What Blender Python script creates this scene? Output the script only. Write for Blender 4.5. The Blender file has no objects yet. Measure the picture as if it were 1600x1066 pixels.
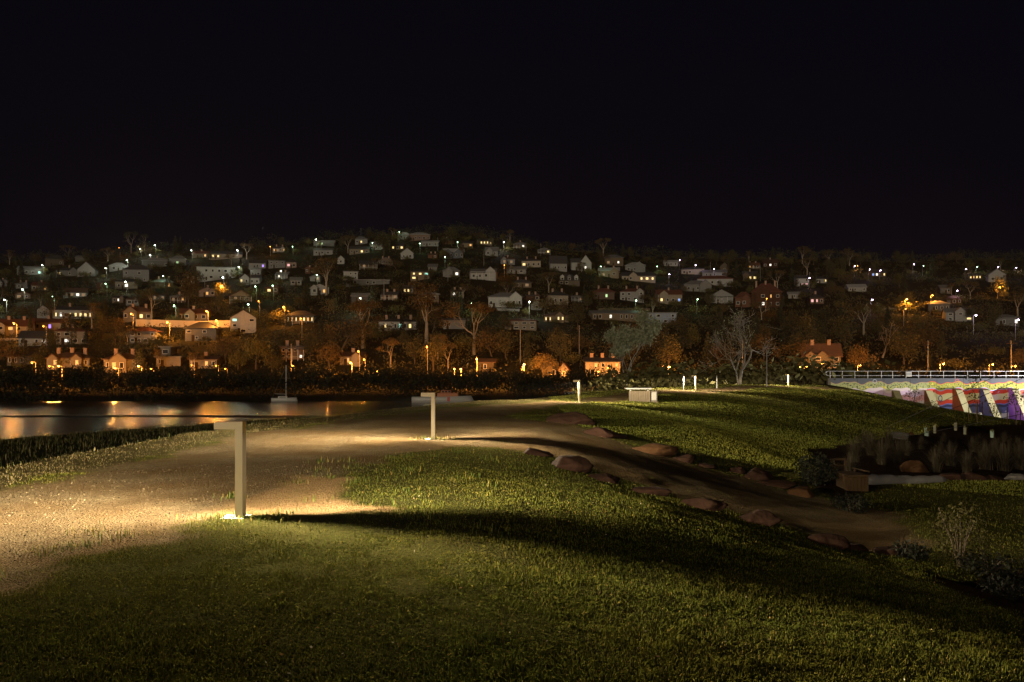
import bpy, math, random
import numpy as np
from mathutils import Vector, Matrix
from mathutils import noise as mnoise

random.seed(7)
rng = np.random.default_rng(7)
SC = bpy.context.scene
HAZE = 0.00004
COL = SC.collection
PI = math.pi
R = math.radians

# ------------------------------------------------------------------ camera, sky, town light, exposure
F = 28.0 / 36.0 * 1600.0          # focal length in pixels of the 1600 px wide photograph
CZ = 1.7                          # eye height above the path
HOR = 575.0                       # row of the horizon

cam_d = bpy.data.cameras.new('camera')
cam = bpy.data.objects.new('camera', cam_d)
COL.objects.link(cam)
cam.location = (0, 0, CZ)
cam.rotation_euler = (R(90), 0, 0)
cam_d.lens = 28.0
cam_d.sensor_width = 36.0
cam_d.shift_y = 42.0 / 1600.0
cam_d.clip_start = 0.05
cam_d.clip_end = 6000
SC.camera = cam

world = bpy.data.worlds.new('World')
SC.world = world
world.use_nodes = True
wn = world.node_tree
bgn = wn.nodes['Background']
# night sky: near black with a faint violet cast, a few stars
tc = wn.nodes.new('ShaderNodeTexCoord')
vor = wn.nodes.new('ShaderNodeTexVoronoi')
vor.inputs['Scale'].default_value = 34.0
wn.links.new(tc.outputs['Generated'], vor.inputs['Vector'])
star = wn.nodes.new('ShaderNodeMath'); star.operation = 'LESS_THAN'; star.inputs[1].default_value = 0.022
wn.links.new(vor.outputs['Distance'], star.inputs[0])
sepw = wn.nodes.new('ShaderNodeSeparateColor')
wn.links.new(vor.outputs['Color'], sepw.inputs[0])
few = wn.nodes.new('ShaderNodeMath'); few.operation = 'GREATER_THAN'; few.inputs[1].default_value = 0.95
wn.links.new(sepw.outputs[0], few.inputs[0])
both = wn.nodes.new('ShaderNodeMath'); both.operation = 'MULTIPLY'
wn.links.new(star.outputs[0], both.inputs[0]); wn.links.new(few.outputs[0], both.inputs[1])
mixw = wn.nodes.new('ShaderNodeMix'); mixw.data_type = 'RGBA'
mixw.inputs['A'].default_value = (0.0016, 0.0017, 0.0038, 1)
mixw.inputs['B'].default_value = (0.045, 0.04, 0.045, 1)
wn.links.new(both.outputs[0], mixw.inputs['Factor'])
wn.links.new(mixw.outputs['Result'], bgn.inputs['Color'])
bgn.inputs['Strength'].default_value = 1.0

sun_d = bpy.data.lights.new('town_light', 'SUN')  # low warm sun lamp standing in for town light behind the camera
sun_d.energy = 0.95
sun_d.angle = R(12)
sun_d.color = (1.0, 0.82, 0.58)
sun = bpy.data.objects.new('town_light', sun_d)
COL.objects.link(sun)
sun.rotation_euler = Vector((0.22, 0.95, -0.09)).to_track_quat('-Z', 'Y').to_euler()

SC.view_settings.view_transform = 'Standard'
SC.view_settings.look = 'None'
SC.view_settings.exposure = 0
SC.view_settings.gamma = 1
SC.view_settings.use_curve_mapping = False
SC.cycles.use_denoising = True
SC.cycles.max_bounces = 5
SC.cycles.diffuse_bounces = 2
SC.cycles.glossy_bounces = 3
SC.cycles.transparent_max_bounces = 8
SC.cycles.caustics_reflective = False
SC.cycles.caustics_refractive = False
SC.cycles.use_light_tree = True
SC.cycles.sample_clamp_indirect = 4.0

# ------------------------------------------------------------------ helpers
def new_obj(name, data, parent=None, loc=None):
    o = bpy.data.objects.new(name, data)
    COL.objects.link(o)
    if parent is not None:
        o.parent = parent
    if loc is not None:
        o.location = loc
    return o

def tag(o, label, cat, group=None):
    o['label'] = label
    o['category'] = cat
    if group:
        o['group'] = group
    return o

def empty(name, loc, rz=0.0):
    o = new_obj(name, None, loc=loc)
    o.rotation_euler = (0, 0, rz)
    o.empty_display_size = 0.3
    return o

class MB:
    def __init__(self):
        self.v = []; self.f = []
    def add(self, vs, fs):
        b = len(self.v)
        self.v.extend([tuple(p) for p in vs])
        self.f.extend([tuple(b + i for i in f) for f in fs])
        return self
    def box(self, x0, x1, y0, y1, z0, z1, M=None):
        vs = [(x0,y0,z0),(x1,y0,z0),(x1,y1,z0),(x0,y1,z0),(x0,y0,z1),(x1,y0,z1),(x1,y1,z1),(x0,y1,z1)]
        if M is not None:
            vs = [M @ Vector(p) for p in vs]
        return self.add(vs, [(0,3,2,1),(4,5,6,7),(0,1,5,4),(1,2,6,5),(2,3,7,6),(3,0,4,7)])
    def tube(self, pts, rad, n=6, cap=True):
        pts = [Vector(p) for p in pts]
        m = len(pts)
        rad = [rad] * m if not hasattr(rad, '__len__') else rad
        vs = []
        for i, p in enumerate(pts):
            t = (pts[min(i+1, m-1)] - pts[max(i-1, 0)]).normalized()
            a = t.orthogonal().normalized(); b = t.cross(a)
            if i and (a.dot(pa) < 0.9):
                a = (pa - t * pa.dot(t)).normalized(); b = t.cross(a)
            pa = a
            for k in range(n):
                th = 2 * PI * k / n
                vs.append(p + (a * math.cos(th) + b * math.sin(th)) * rad[i])
        fs = []
        for i in range(m - 1):
            for k in range(n):
                k2 = (k + 1) % n
                fs.append((i*n+k, i*n+k2, (i+1)*n+k2, (i+1)*n+k))
        if cap:
            fs.append(tuple(range(n-1, -1, -1))); fs.append(tuple((m-1)*n+k for k in range(n)))
        return self.add(vs, fs)
    def loft(self, rings, cap=True):
        n = len(rings[0]); vs = []; fs = []
        for r in rings: vs.extend(r)
        for i in range(len(rings) - 1):
            for k in range(n):
                k2 = (k + 1) % n
                fs.append((i*n+k, i*n+k2, (i+1)*n+k2, (i+1)*n+k))
        if cap:
            fs.append(tuple(range(n-1, -1, -1))); fs.append(tuple((len(rings)-1)*n+k for k in range(n)))
        return self.add(vs, fs)
    def mesh(self, name, mat=None, smooth=False):
        me = bpy.data.meshes.new(name)
        me.from_pydata(self.v, [], self.f)
        if mat is not None:
            me.materials.append(mat)
        if smooth:
            me.shade_smooth()
        return me
    def build(self, name, mat, parent=None, smooth=False, bevel=0.0, loc=None):
        o = new_obj(name, self.mesh(name, mat, smooth), parent, loc)
        if bevel:
            m = o.modifiers.new('bevel', 'BEVEL'); m.width = bevel; m.segments = 2; m.limit_method = 'ANGLE'
        return o

def np_mesh(name, verts, faces, mat, smooth=False):
    """verts (n,3), faces (m,k) all the same size"""
    verts = np.asarray(verts, np.float32); faces = np.asarray(faces, np.int32)
    me = bpy.data.meshes.new(name)
    me.vertices.add(len(verts)); me.vertices.foreach_set('co', verts.ravel())
    k = faces.shape[1]
    me.loops.add(faces.size); me.loops.foreach_set('vertex_index', faces.ravel())
    me.polygons.add(len(faces)); me.polygons.foreach_set('loop_start', np.arange(0, faces.size, k, dtype=np.int32))
    try:
        me.polygons.foreach_set('loop_total', np.full(len(faces), k, np.int32))
    except Exception:
        pass
    if mat is not None:
        me.materials.append(mat)
    if smooth:
        me.polygons.foreach_set('use_smooth', np.ones(len(faces), bool))
    me.update(calc_edges=True)
    me.validate()
    return me

def set_attr(me, name, arr):
    a = me.color_attributes.new(name, 'FLOAT_COLOR', 'POINT')
    c = np.ones((len(me.vertices), 4), np.float32); c[:, :arr.shape[1]] = arr
    a.data.foreach_set('color', c.ravel())

# ------------------------------------------------------------------ materials
def mat_new(name):
    m = bpy.data.materials.new(name); m.use_nodes = True
    return m, m.node_tree.nodes, m.node_tree.links, m.node_tree.nodes['Principled BSDF']

def simple(name, col, rough=0.7, metal=0.0, var=0.25, scale=3.0, bump=0.0, bscale=20.0, rand=0.0):
    m, n, l, b = mat_new(name)
    b.inputs['Roughness'].default_value = rough
    b.inputs['Specular IOR Level'].default_value = 0.08 if rough > .55 else 0.4
    b.inputs['Metallic'].default_value = metal
    tcn = n.new('ShaderNodeTexCoord')
    no = n.new('ShaderNodeTexNoise'); no.inputs['Scale'].default_value = scale; no.inputs['Detail'].default_value = 6
    l.new(tcn.outputs['Object'], no.inputs['Vector'])
    mx = n.new('ShaderNodeMix'); mx.data_type = 'RGBA'
    mx.inputs['A'].default_value = (*[c * (1 - var) for c in col], 1)
    mx.inputs['B'].default_value = (*[min(1, c * (1 + var)) for c in col], 1)
    l.new(no.outputs['Fac'], mx.inputs['Factor'])
    out = mx.outputs['Result']
    if rand:
        oi = n.new('ShaderNodeObjectInfo')
        hs = n.new('ShaderNodeHueSaturation')
        mr = n.new('ShaderNodeMapRange'); mr.inputs['To Min'].default_value = 1 - rand; mr.inputs['To Max'].default_value = 1 + rand
        l.new(oi.outputs['Random'], mr.inputs['Value']); l.new(mr.outputs[0], hs.inputs['Value'])
        l.new(out, hs.inputs['Color']); out = hs.outputs['Color']
    l.new(out, b.inputs['Base Color'])
    if bump:
        n2 = n.new('ShaderNodeTexNoise'); n2.inputs['Scale'].default_value = bscale; n2.inputs['Detail'].default_value = 8
        l.new(tcn.outputs['Object'], n2.inputs['Vector'])
        bp = n.new('ShaderNodeBump'); bp.inputs['Strength'].default_value = bump; bp.inputs['Distance'].default_value = 0.05
        l.new(n2.outputs['Fac'], bp.inputs['Height']); l.new(bp.outputs['Normal'], b.inputs['Normal'])
    return m

def glow(name, col, s, sample=False):
    m, n, l, b = mat_new(name)
    b.inputs['Base Color'].default_value = (*[min(1, c) * 0.3 for c in col], 1)
    b.inputs['Emission Color'].default_value = (*col, 1)
    b.inputs['Emission Strength'].default_value = s
    if not sample:
        m.cycles.emission_sampling = 'NONE'
    return m

WALLC = dict(white=(0.270,0.270,0.260), cream=(0.218,0.187,0.146), brick=(0.088,0.044,0.029), grey=(0.135,0.135,0.135),
             tan=(0.135,0.104,0.073), pink=(0.177,0.125,0.099), pale=(0.198,0.198,0.192), blue=(0.187,0.218,0.260))
ROOFC = dict(dark=(0.06,0.058,0.06), red=(0.13,0.055,0.04), grey=(0.17,0.17,0.17), pale=(0.32,0.32,0.32), brown=(0.1,0.06,0.045))
WM = {k: simple('wall_' + k, v, 0.8, var=0.22, scale=0.9, bump=0.15, bscale=4, rand=0.5) for k, v in WALLC.items()}
RM = {k: simple('roof_' + k, v, 0.65, var=0.3, scale=1.2, bump=0.2, bscale=6, rand=0.2) for k, v in ROOFC.items()}
GLOW = dict(y=glow('window_yellow', (1,0.72,0.28), 1.5), o=glow('window_orange', (1,0.48,0.12), 1.2), g=glow('window_green', (0.62,1,0.45), 1.0),
            t=glow('window_teal', (0.42,1,0.78), 1.4), w=glow('window_white', (1,0.92,0.78), 1.6), p=glow('window_violet', (0.42,0.25,1), 1.6),
            b=glow('window_blue', (0.3,0.5,1), 0.9), k=glow('window_pink', (1,0.5,0.5), 1.0), d=glow('window_dim', (1,0.6,0.3), 0.18))
def glass_dark():
    m, n, l, b = mat_new('dark_glass')
    b.inputs['Base Color'].default_value = (0.012,0.012,0.015,1); b.inputs['Roughness'].default_value = 0.35; b.inputs['Specular IOR Level'].default_value = 0.06
    return m
GLASS = glass_dark()
FRAME = simple('window_frame_paint', (0.6,0.58,0.54), 0.6)
BRICKM = simple('chimney_brick', (0.32,0.22,0.17), 0.85)
POLE = simple('pole_steel', (0.25,0.24,0.22), 0.6, var=0.15)
TIMBER = simple('weathered_timber', (0.045,0.027,0.013), 0.75, var=0.4, scale=6, bump=0.3, bscale=30)
BARK = simple('bark', (0.085,0.065,0.045), 0.9, var=0.4, scale=2)
GUMBARK = simple('pale_bark', (0.30,0.25,0.19), 0.85, var=0.4, scale=1.5)
def leaf_mat(name, col, rand=0.35):
    m, n, l, b = mat_new(name)
    b.inputs['Roughness'].default_value = 0.65
    oi = n.new('ShaderNodeObjectInfo'); ge = n.new('ShaderNodeNewGeometry')
    ad = n.new('ShaderNodeMath'); ad.operation = 'MULTIPLY_ADD'; ad.inputs[1].default_value = 0.7
    l.new(oi.outputs['Random'], ad.inputs[0]); l.new(ge.outputs['Random Per Island'], ad.inputs[2])
    mr = n.new('ShaderNodeMapRange'); mr.inputs['From Max'].default_value = 1.7
    mr.inputs['To Min'].default_value = 1 - rand; mr.inputs['To Max'].default_value = 1 + rand
    l.new(ad.outputs[0], mr.inputs['Value'])
    hs = n.new('ShaderNodeHueSaturation'); hs.inputs['Color'].default_value = (*col, 1)
    l.new(mr.outputs[0], hs.inputs['Value']); l.new(hs.outputs['Color'], b.inputs['Base Color'])
    b.inputs['Specular IOR Level'].default_value = 0.08
    return m
LEAF = leaf_mat('leaf_dark', (0.079,0.072,0.036))
LEAFY = leaf_mat('leaf_olive', (0.108,0.097,0.036))
LEAFA = leaf_mat('leaf_autumn', (0.104,0.072,0.032))
LEAFC = leaf_mat('leaf_conifer', (0.047,0.050,0.031))
THICK = leaf_mat('leaf_thicket', (.030,.032,.020))
LEAFG = leaf_mat('leaf_eucalypt', (0.29,0.31,0.20))

# ------------------------------------------------------------------ the land: heights
EDGE = np.array([(-9.2,-14),(-8.9,5),(-8.5,13.2),(-7.9,21.8),(-6.5,27.1),(-4.3,33.6),(-1.8,38.0),(1.6,42.0),(8.5,55),(21,69),(31,80),(36.5,91.5),(120,91.6)], float)

def edge_dist(P):
    """signed distance to the river edge of the levee, positive towards the river"""
    best = np.full(len(P), 1e9); sg = np.ones(len(P))
    for a, b in zip(EDGE[:-1], EDGE[1:]):
        d = b - a; L2 = (d * d).sum()
        t = np.clip(((P - a) @ d) / L2, 0, 1)
        q = a + t[:, None] * d
        r = P - q
        dist = np.hypot(r[:, 0], r[:, 1])
        cr = d[0] * (P[:, 1] - a[1]) - d[1] * (P[:, 0] - a[0])
        upd = dist < best - 1e-9
        best = np.where(upd, dist, best); sg = np.where(upd, np.sign(cr), sg)
    return best * sg

CP = []
def c_(px, py, z):
    Y = (CZ - z) * F / (py - HOR); CP.append(((px - 800) / F * Y, Y, z))
def w_(X, Y, z): CP.append((X, Y, z))
for p in [(0,1066,0),(400,1066,-.02),(800,1066,-.06),(1200,1066,-.18),(1600,1066,-.45),(800,900,-.12),(1200,930,-.45),(1500,970,-.8),
          (1600,975,-1.0),(800,800,-.1),(1000,800,-.35),(600,750,0),(700,705,0),(1100,860,-.5),(1300,890,-.82),(838,712,-.05),(945,750,-.4),
          (1098,797,-.75),(1180,817,-.9),(1300,852,-1.15),(1390,872,-1.35),(1000,740,-.5),(1100,765,-.85),(1200,790,-1.1),(1300,810,-1.3),
          (1340,825,-1.4),(900,690,-.1),(850,660,0),(895,662,0),(945,682,-.25),(1015,705,-.55),(1070,722,-.8),(1180,752,-1.2),(1250,775,-1.4),
          (1000,650,-.2),(1100,660,-.7),(1200,670,-1.1),(1300,680,-1.5),(1400,672,-2.0),(1480,660,-2.4),(1250,720,-1.4),(1150,690,-.8),
          (1100,625,-.1),(1300,625,-.6),(1400,635,-1.3),(1480,650,-2.2),(1300,606,-.2),(1420,760,-1.5),(1600,755,-1.6),(1480,850,-1.5),
          (1600,850,-1.6),(1400,800,-1.45),(1600,920,-1.65),(1450,700,-1.8),(1600,700,-2.0),(1600,680,-2.5),(1500,672,-2.6),
          (0,925,0),(376,809,0),(0,800,0),(230,850,0),(676,687,0),(905,630,0),(1086,612,.05),(1232,605,.05),(560,720,0),(780,640,0)]:
    c_(*p)
for p in [(46,87,-3.3),(50,87,-4.0),(58,86,-4.4),(75,88,-4.4),(95,88,-4.4),(60,70,-3.6),(36,86,-.45),(40,87,-1.5),(20,10,-1.9),(30,20,-2.2),(60,40,-3),(90,60,-4),
          (10,2,-1.7),(6,1,-1.1),(0,0,0),(-6,-10,0),(2,-8,-.2),(15,-10,-2.0),(40,-10,-2.6),(-3,13,0),(-6,20,0),(-2,30,0),(4,42,0),(14,55,0),(27,75,0),
          (-25,0,0),(-25,40,0),(-10,60,0),(10,90,0),(40,110,-.5),(-60,50,0),(-60,-10,0),(-60,110,0),(80,110,-2),(110,40,-4),(110,-10,-4),(110,90,-4.4)]:
    w_(*p)
CP = np.array(CP)
def _phi(r2): return 0.5 * r2 * np.log(r2 + 1e-9)
_n = len(CP)
_D = ((CP[:, None, :2] - CP[None, :, :2]) ** 2).sum(-1)
_A = np.zeros((_n + 3, _n + 3)); _A[:_n, :_n] = _phi(_D) + np.eye(_n) * 1.5
_A[:_n, _n] = 1; _A[:_n, _n+1:] = CP[:, :2]; _A[_n, :_n] = 1; _A[_n+1:, :_n] = CP[:, :2].T
_w = np.linalg.solve(_A, np.r_[CP[:, 2], 0, 0, 0])

def vnoise(X, Y, s, seed=0):
    """smooth value noise, vectorised"""
    x = X / s + seed * 17.3; y = Y / s + seed * 9.1
    xi = np.floor(x).astype(np.int64); yi = np.floor(y).astype(np.int64)
    fx = x - xi; fy = y - yi; fx = fx * fx * (3 - 2 * fx); fy = fy * fy * (3 - 2 * fy)
    def h(a, b):
        v = (a * 374761393 + b * 668265263 + seed * 1442695) & 0xffffffff
        v = ((v ^ (v >> 13)) * 1274126177) & 0xffffffff
        return ((v ^ (v >> 16)) & 0xffff) / 65535.0
    return (h(xi, yi) * (1-fx) * (1-fy) + h(xi+1, yi) * fx * (1-fy) + h(xi, yi+1) * (1-fx) * fy + h(xi+1, yi+1) * fx * fy)

def ground_z(X, Y):
    X = np.asarray(X, float).ravel(); Y = np.asarray(Y, float).ravel()
    out = np.empty(len(X))
    for i in range(0, len(X), 20000):
        P = np.stack([X[i:i+20000], Y[i:i+20000]], 1)
        D = ((P[:, None, :] - CP[None, :, :2]) ** 2).sum(-1)
        z = _phi(D) @ _w[:_n] + _w[_n] + P @ _w[_n+1:]
        d = edge_dist(P)
        k = 1.0 + 0.15 * np.clip((P[:, 1] - 30) / 30, 0, 1) * (P[:, 0] < 20)
        drop = np.interp(d / k, [0,.5,2,6,12,25,33,40,50], [0,.03,.4,1.4,2.2,2.7,3.2,4.9,6.0])
        z = z * np.clip(1 - d / 10, 0, 1) - drop
        z += (vnoise(P[:, 0], P[:, 1], 2.1, 3) - .5) * 0.07 + (vnoise(P[:, 0], P[:, 1], .55, 4) - .5) * 0.03
        out[i:i+20000] = z
    return out
def gz(x, y): return float(ground_z([x], [y])[0])

def hit(px, py, y0=3.0, y1=105.0, step=0.05):
    """the point of the near ground that the photograph shows at a pixel"""
    Y = np.arange(y0, y1, step); X = (px - 800) / F * Y
    zr = CZ - (py - HOR) / F * Y
    k = np.nonzero(ground_z(X, Y) >= zr)[0]
    i = k[0] if len(k) else len(Y) - 1
    return float(X[i]), float(Y[i])

_ky = [120,140,150,158,175,205,222,250,330,430,520,600,680,740,850,1100,2000]
_kz = [-7,-5.6,-4.8,-3.7,-3.5,-3.3,-.2,7.5,23,45,68,92,116,125,118,95,60]
_sx = [-300,0,200,350,500,650,720,800,900,1000,1100,1300,1600,1900]
_sk = [.75,.78,.85,.87,.93,.99,1,.94,.88,.83,.80,.80,.80,.78]
def hill_z(X, Y):
    X = np.asarray(X, float).ravel(); Y = np.asarray(Y, float).ravel()
    z = np.interp(Y, _ky, _kz)
    k = np.interp(800 + F * X / np.maximum(Y, 1), _sx, _sk)
    z = np.where(z > 0, z * k, z)
    amp = np.clip((Y - 180) / 200, 0, 1)
    return z + amp * ((vnoise(X, Y, 60, 11) - .5) * 5 + (vnoise(X, Y, 17, 12) - .5) * 2)
_HY = np.arange(150, 760, 1.0)
def hhit(px, py):
    X = (px - 800) / F * _HY; zr = CZ - (py - HOR) / F * _HY
    k = np.nonzero(hill_z(X, _HY) >= zr)[0]
    if not len(k):
        Yv = 705.0
    else:
        Yv = float(_HY[k[0]])
    x = (px - 800) / F * Yv
    return x, Yv, float(hill_z([x], [Yv])[0])

# ------------------------------------------------------------------ the land: surfaces
def poly_dist(P, poly):
    poly = np.asarray(poly, float); n = len(poly)
    best = np.full(len(P), 1e9); inside = np.zeros(len(P), bool)
    for i in range(n):
        a = poly[i]; b = poly[(i + 1) % n]; d = b - a
        t = np.clip(((P - a) @ d) / max((d * d).sum(), 1e-9), 0, 1)
        q = P - (a + t[:, None] * d)
        best = np.minimum(best, np.hypot(q[:, 0], q[:, 1]))
        c = ((a[1] > P[:, 1]) != (b[1] > P[:, 1])) & (P[:, 0] < (b[0] - a[0]) * (P[:, 1] - a[1]) / (b[1] - a[1] + 1e-12) + a[0])
        inside ^= c
    return np.where(inside, best, -best)
LEFT_PATH = [(-7.6,-14),(-7.5,5),(-7.0,13),(-6.5,21),(-5.3,26),(-3.2,32),(-0.6,36.4),(2.8,40.6),(9.7,54),(22,68),(32,79)]
RIGHT_PATH = [(-4.4,-14),(-4.3,4),(-3.95,6.2),(-3.6,7.7),(-3.35,9.3),(-2.9,12.2),(-2.3,15.2),(-1.2,17.2),(-.6,20),(-.4,24),(0.2,30),(2.2,36.2),(10,49.5),(22,65.2),(33,78)]
P_LEVEE = LEFT_PATH + RIGHT_PATH[::-1]
P_RAMP = [(-3,17),(-1,17.0),(0.5,16.3),(1.76,15.6),(3.3,14.6),(4.1,14.1),(5.2,13.6),(6.4,13.4),(7.9,14.6),(8.2,17.3),(7.3,19.2),(6.2,20.2),(4.6,21.0),(3.7,21.4),(2.6,22.6),(1.6,24.2),(-1,26.5),(-4,26)]
def ell(cx, cy, rx, ry, n=14): return [(cx + rx * math.cos(2*PI*i/n), cy + ry * math.sin(2*PI*i/n)) for i in range(n)]
P_SOIL = [(-3.6,9.2),(-2.6,9.25),(-1.9,9.35),(-1.45,9.6),(-1.5,9.95),(-1.9,10.15),(-2.3,10.6),(-2.4,12.4),(-3.3,12.5)]
def bed(pts): 
    return [hit(*p) for p in pts]
P_BED = bed([(1262,705),(1330,694),(1420,680),(1480,664),(1600,662),(1640,662),(1640,748),(1600,750),(1480,752),(1370,757),(1350,772),(1335,800),(1300,775),(1265,752)])
P_MULCH = bed([(1425,872),(1480,905),(1560,893),(1640,885),(1640,985),(1600,962),(1540,945),(1470,915)])

def cover(P):
    nb = (vnoise(P[:,0], P[:,1], .9, 21) - .5) * 0.9 + (vnoise(P[:,0], P[:,1], .22, 22) - .5) * 0.5
    g = np.maximum(poly_dist(P, P_LEVEE), poly_dist(P, P_RAMP))
    g = np.clip((g + nb * np.clip(0.8, 0, 1)) / 0.35 + .5, 0, 1)
    s = np.clip((poly_dist(P, P_SOIL) + nb * .45) / 0.25 + .5, 0, 1)
    m = np.clip((np.maximum(poly_dist(P, P_BED), poly_dist(P, P_MULCH)) + nb * .4) / .3 + .5, 0, 1)
    d = edge_dist(P)
    k = np.clip((d + 1.9 + nb * .8) / 1.0, 0, 1)           # dry verge, then the bank
    return g, s, m, k, d

def ground_mat():
    m, n, l, b = mat_new('ground')
    b.inputs['Roughness'].default_value = 0.9
    b.inputs['Specular IOR Level'].default_value = 0.0
    ge = n.new('ShaderNodeNewGeometry')
    at = n.new('ShaderNodeVertexColor'); at.layer_name = 'cover'
    sp = n.new('ShaderNodeSeparateColor'); l.new(at.outputs['Color'], sp.inputs[0])
    def noise(sc, det=6, rough=.6):
        x = n.new('ShaderNodeTexNoise'); x.inputs['Scale'].default_value = sc; x.inputs['Detail'].default_value = det; x.inputs['Roughness'].default_value = rough
        l.new(ge.outputs['Position'], x.inputs['Vector']); return x.outputs['Fac']
    def ramp(fac, stops):
        x = n.new('ShaderNodeValToRGB'); e = x.color_ramp.elements
        e[0].position = stops[0][0]; e[0].color = (*stops[0][1], 1); e[1].position = stops[-1][0]; e[1].color = (*stops[-1][1], 1)
        for p, c in stops[1:-1]:
            q = e.new(p); q.color = (*c, 1)
        l.new(fac, x.inputs[0]); return x.outputs[0]
    def mix(f, a, c, mode='MIX'):
        x = n.new('ShaderNodeMix'); x.data_type = 'RGBA'; x.blend_type = mode
        if isinstance(f, float): x.inputs['Factor'].default_value = f
        else: l.new(f, x.inputs['Factor'])
        l.new(a, x.inputs['A']); l.new(c, x.inputs['B']); return x.outputs['Result']
    grass = mix(noise(0.8), ramp(noise(45, 8, .7), [(.3,(.018,.022,.006)),(.5,(.055,.062,.016)),(.72,(.11,.10,.035))]),
                ramp(noise(30, 8, .7), [(.3,(.03,.028,.010)),(.5,(.075,.066,.022)),(.75,(.15,.12,.05))]))
    vo = n.new('ShaderNodeTexVoronoi'); vo.inputs['Scale'].default_value = 38; vo.inputs['Randomness'].default_value = 1
    l.new(ge.outputs['Position'], vo.inputs['Vector'])
    stone = ramp(vo.outputs['Color'], [(.1,(0.087,0.065,0.036)),(.5,(0.181,0.137,0.080)),(.9,(0.275,0.217,0.134))])
    gravel = mix(noise(70, 6, .75), stone, ramp(noise(5, 8, .7), [(.3,(0.101,0.072,0.038)),(.55,(0.181,0.134,0.074)),(.8,(0.239,0.181,0.101))]))
    gravel = mix(ramp(noise(0.55, 5), [(.38,(0,0,0)),(.62,(1,1,1))]), gravel, ramp(noise(28, 8, .75), [(.3,(0.072,0.045,0.020)),(.7,(0.202,0.134,0.066))]))
    soil = ramp(noise(14, 8, .7), [(.25,(.20,.12,.055)),(.55,(.36,.235,.115)),(.8,(.46,.33,.18))])
    mulch = ramp(noise(30, 8, .8), [(.3,(.010,.006,.004)),(.6,(.032,.020,.013)),(.85,(.075,.052,.036))])
    bank = ramp(noise(22, 8, .75), [(.3,(.03,.026,.012)),(.55,(.085,.070,.030)),(.8,(.17,.14,.07))])
    wild = ramp(noise(6, 8, .75), [(.3,(.008,.010,.004)),(.7,(.035,.036,.014))])
    c = mix(sp.outputs[2], grass, bank)
    al = n.new('ShaderNodeVertexColor'); al.layer_name = 'more'
    s2 = n.new('ShaderNodeSeparateColor'); l.new(al.outputs['Color'], s2.inputs[0])
    c = mix(s2.outputs[1], c, wild)
    c = mix(sp.outputs[0], c, gravel)
    c = mix(s2.outputs[0], c, soil)
    c = mix(sp.outputs[1], c, mulch)
    l.new(c, b.inputs['Base Color'])
    hm = n.new('ShaderNodeMath'); hm.operation = 'SUBTRACT'; hm.inputs[0].default_value = 1
    l.new(vo.outputs['Distance'], hm.inputs[1])
    ha = n.new('ShaderNodeMath'); ha.operation = 'MULTIPLY_ADD'; ha.inputs[1].default_value = 1.6
    l.new(noise(18, 10, .8), ha.inputs[0]); l.new(hm.outputs[0], ha.inputs[2])
    bp = n.new('ShaderNodeBump'); bp.inputs['Strength'].default_value = 1.0; bp.inputs['Distance'].default_value = 0.045
    l.new(ha.outputs[0], bp.inputs['Height']); l.new(bp.outputs['Normal'], b.inputs['Normal'])
    return m
GROUND = ground_mat()

def axis(parts):
    out = []
    for a, b, s in parts:
        out.extend(np.arange(a, b, s))
    out.append(parts[-1][1]); return np.array(out)
gx = axis([(-120,-40,5),(-40,-14,1.2),(-14,14,.14),(14,40,.5),(40,120,2.5)])
gy = axis([(-14,3,.7),(3,27,.12),(27,60,.4),(60,100,.8),(100,130,4)])
GX, GY = np.meshgrid(gx, gy)
gP = np.stack([GX.ravel(), GY.ravel()], 1)
gZ = ground_z(gP[:,0], gP[:,1])
g_, s_, m_, k_, d_ = cover(gP)
wild_ = np.clip((d_ - .6) / 2.5, 0, 1)
verts = np.c_[gP, gZ - 0.012 * np.clip(g_, 0, 1)]
nx, ny = len(gx), len(gy)
ii = (np.arange(ny-1)[:, None] * nx + np.arange(nx-1)[None, :]).ravel()
quads = np.stack([ii, ii+1, ii+nx+1, ii+nx], 1)
def qa(a): return a[quads].mean(1)
cls = np.zeros(len(quads), int)
cls[qa(d_) > 0.3] = 3
cls[(qa(g_) > .5) | (qa(s_) > .5)] = 1
cls[qa(m_) > .5] = 2
for ci, nm in enumerate(['lawn', 'gravel_path', 'garden_bed', 'river_bank']):
    q = quads[cls == ci]
    used, inv = np.unique(q, return_inverse=True)
    me = np_mesh(nm, verts[used], inv.reshape(q.shape), GROUND, True)
    set_attr(me, 'cover', np.stack([g_, m_, k_], 1)[used])
    set_attr(me, 'more', np.stack([s_, wild_, s_ * 0], 1)[used])
    o = new_obj(nm, me); o['kind'] = 'structure'

# river
def water_mat():
    m, n, l, b = mat_new('river_water')
    b.inputs['Base Color'].default_value = (0.012, 0.011, 0.010, 1)
    b.inputs['Roughness'].default_value = 0.16
    b.inputs['IOR'].default_value = 1.33
    b.inputs['Specular IOR Level'].default_value = 0.30
    ge = n.new('ShaderNodeNewGeometry')
    mp = n.new('ShaderNodeMapping'); mp.inputs['Scale'].default_value = (.22, 1.3, 1)
    l.new(ge.outputs['Position'], mp.inputs['Vector'])
    no = n.new('ShaderNodeTexNoise'); no.inputs['Scale'].default_value = 0.9; no.inputs['Detail'].default_value = 5
    l.new(mp.outputs[0], no.inputs['Vector'])
    bp = n.new('ShaderNodeBump'); bp.inputs['Strength'].default_value = 0.5; bp.inputs['Distance'].default_value = 0.4
    l.new(no.outputs['Fac'], bp.inputs['Height']); l.new(bp.outputs['Normal'], b.inputs['Normal'])
    return m
WZ = -4.6
me = bpy.data.meshes.new('river')
me.from_pydata([(-700,-60,WZ),(700,-60,WZ),(700,175,WZ),(-700,175,WZ)], [], [(0,1,2,3)]); me.materials.append(water_mat())
new_obj('river', me)['kind'] = 'structure'
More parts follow.
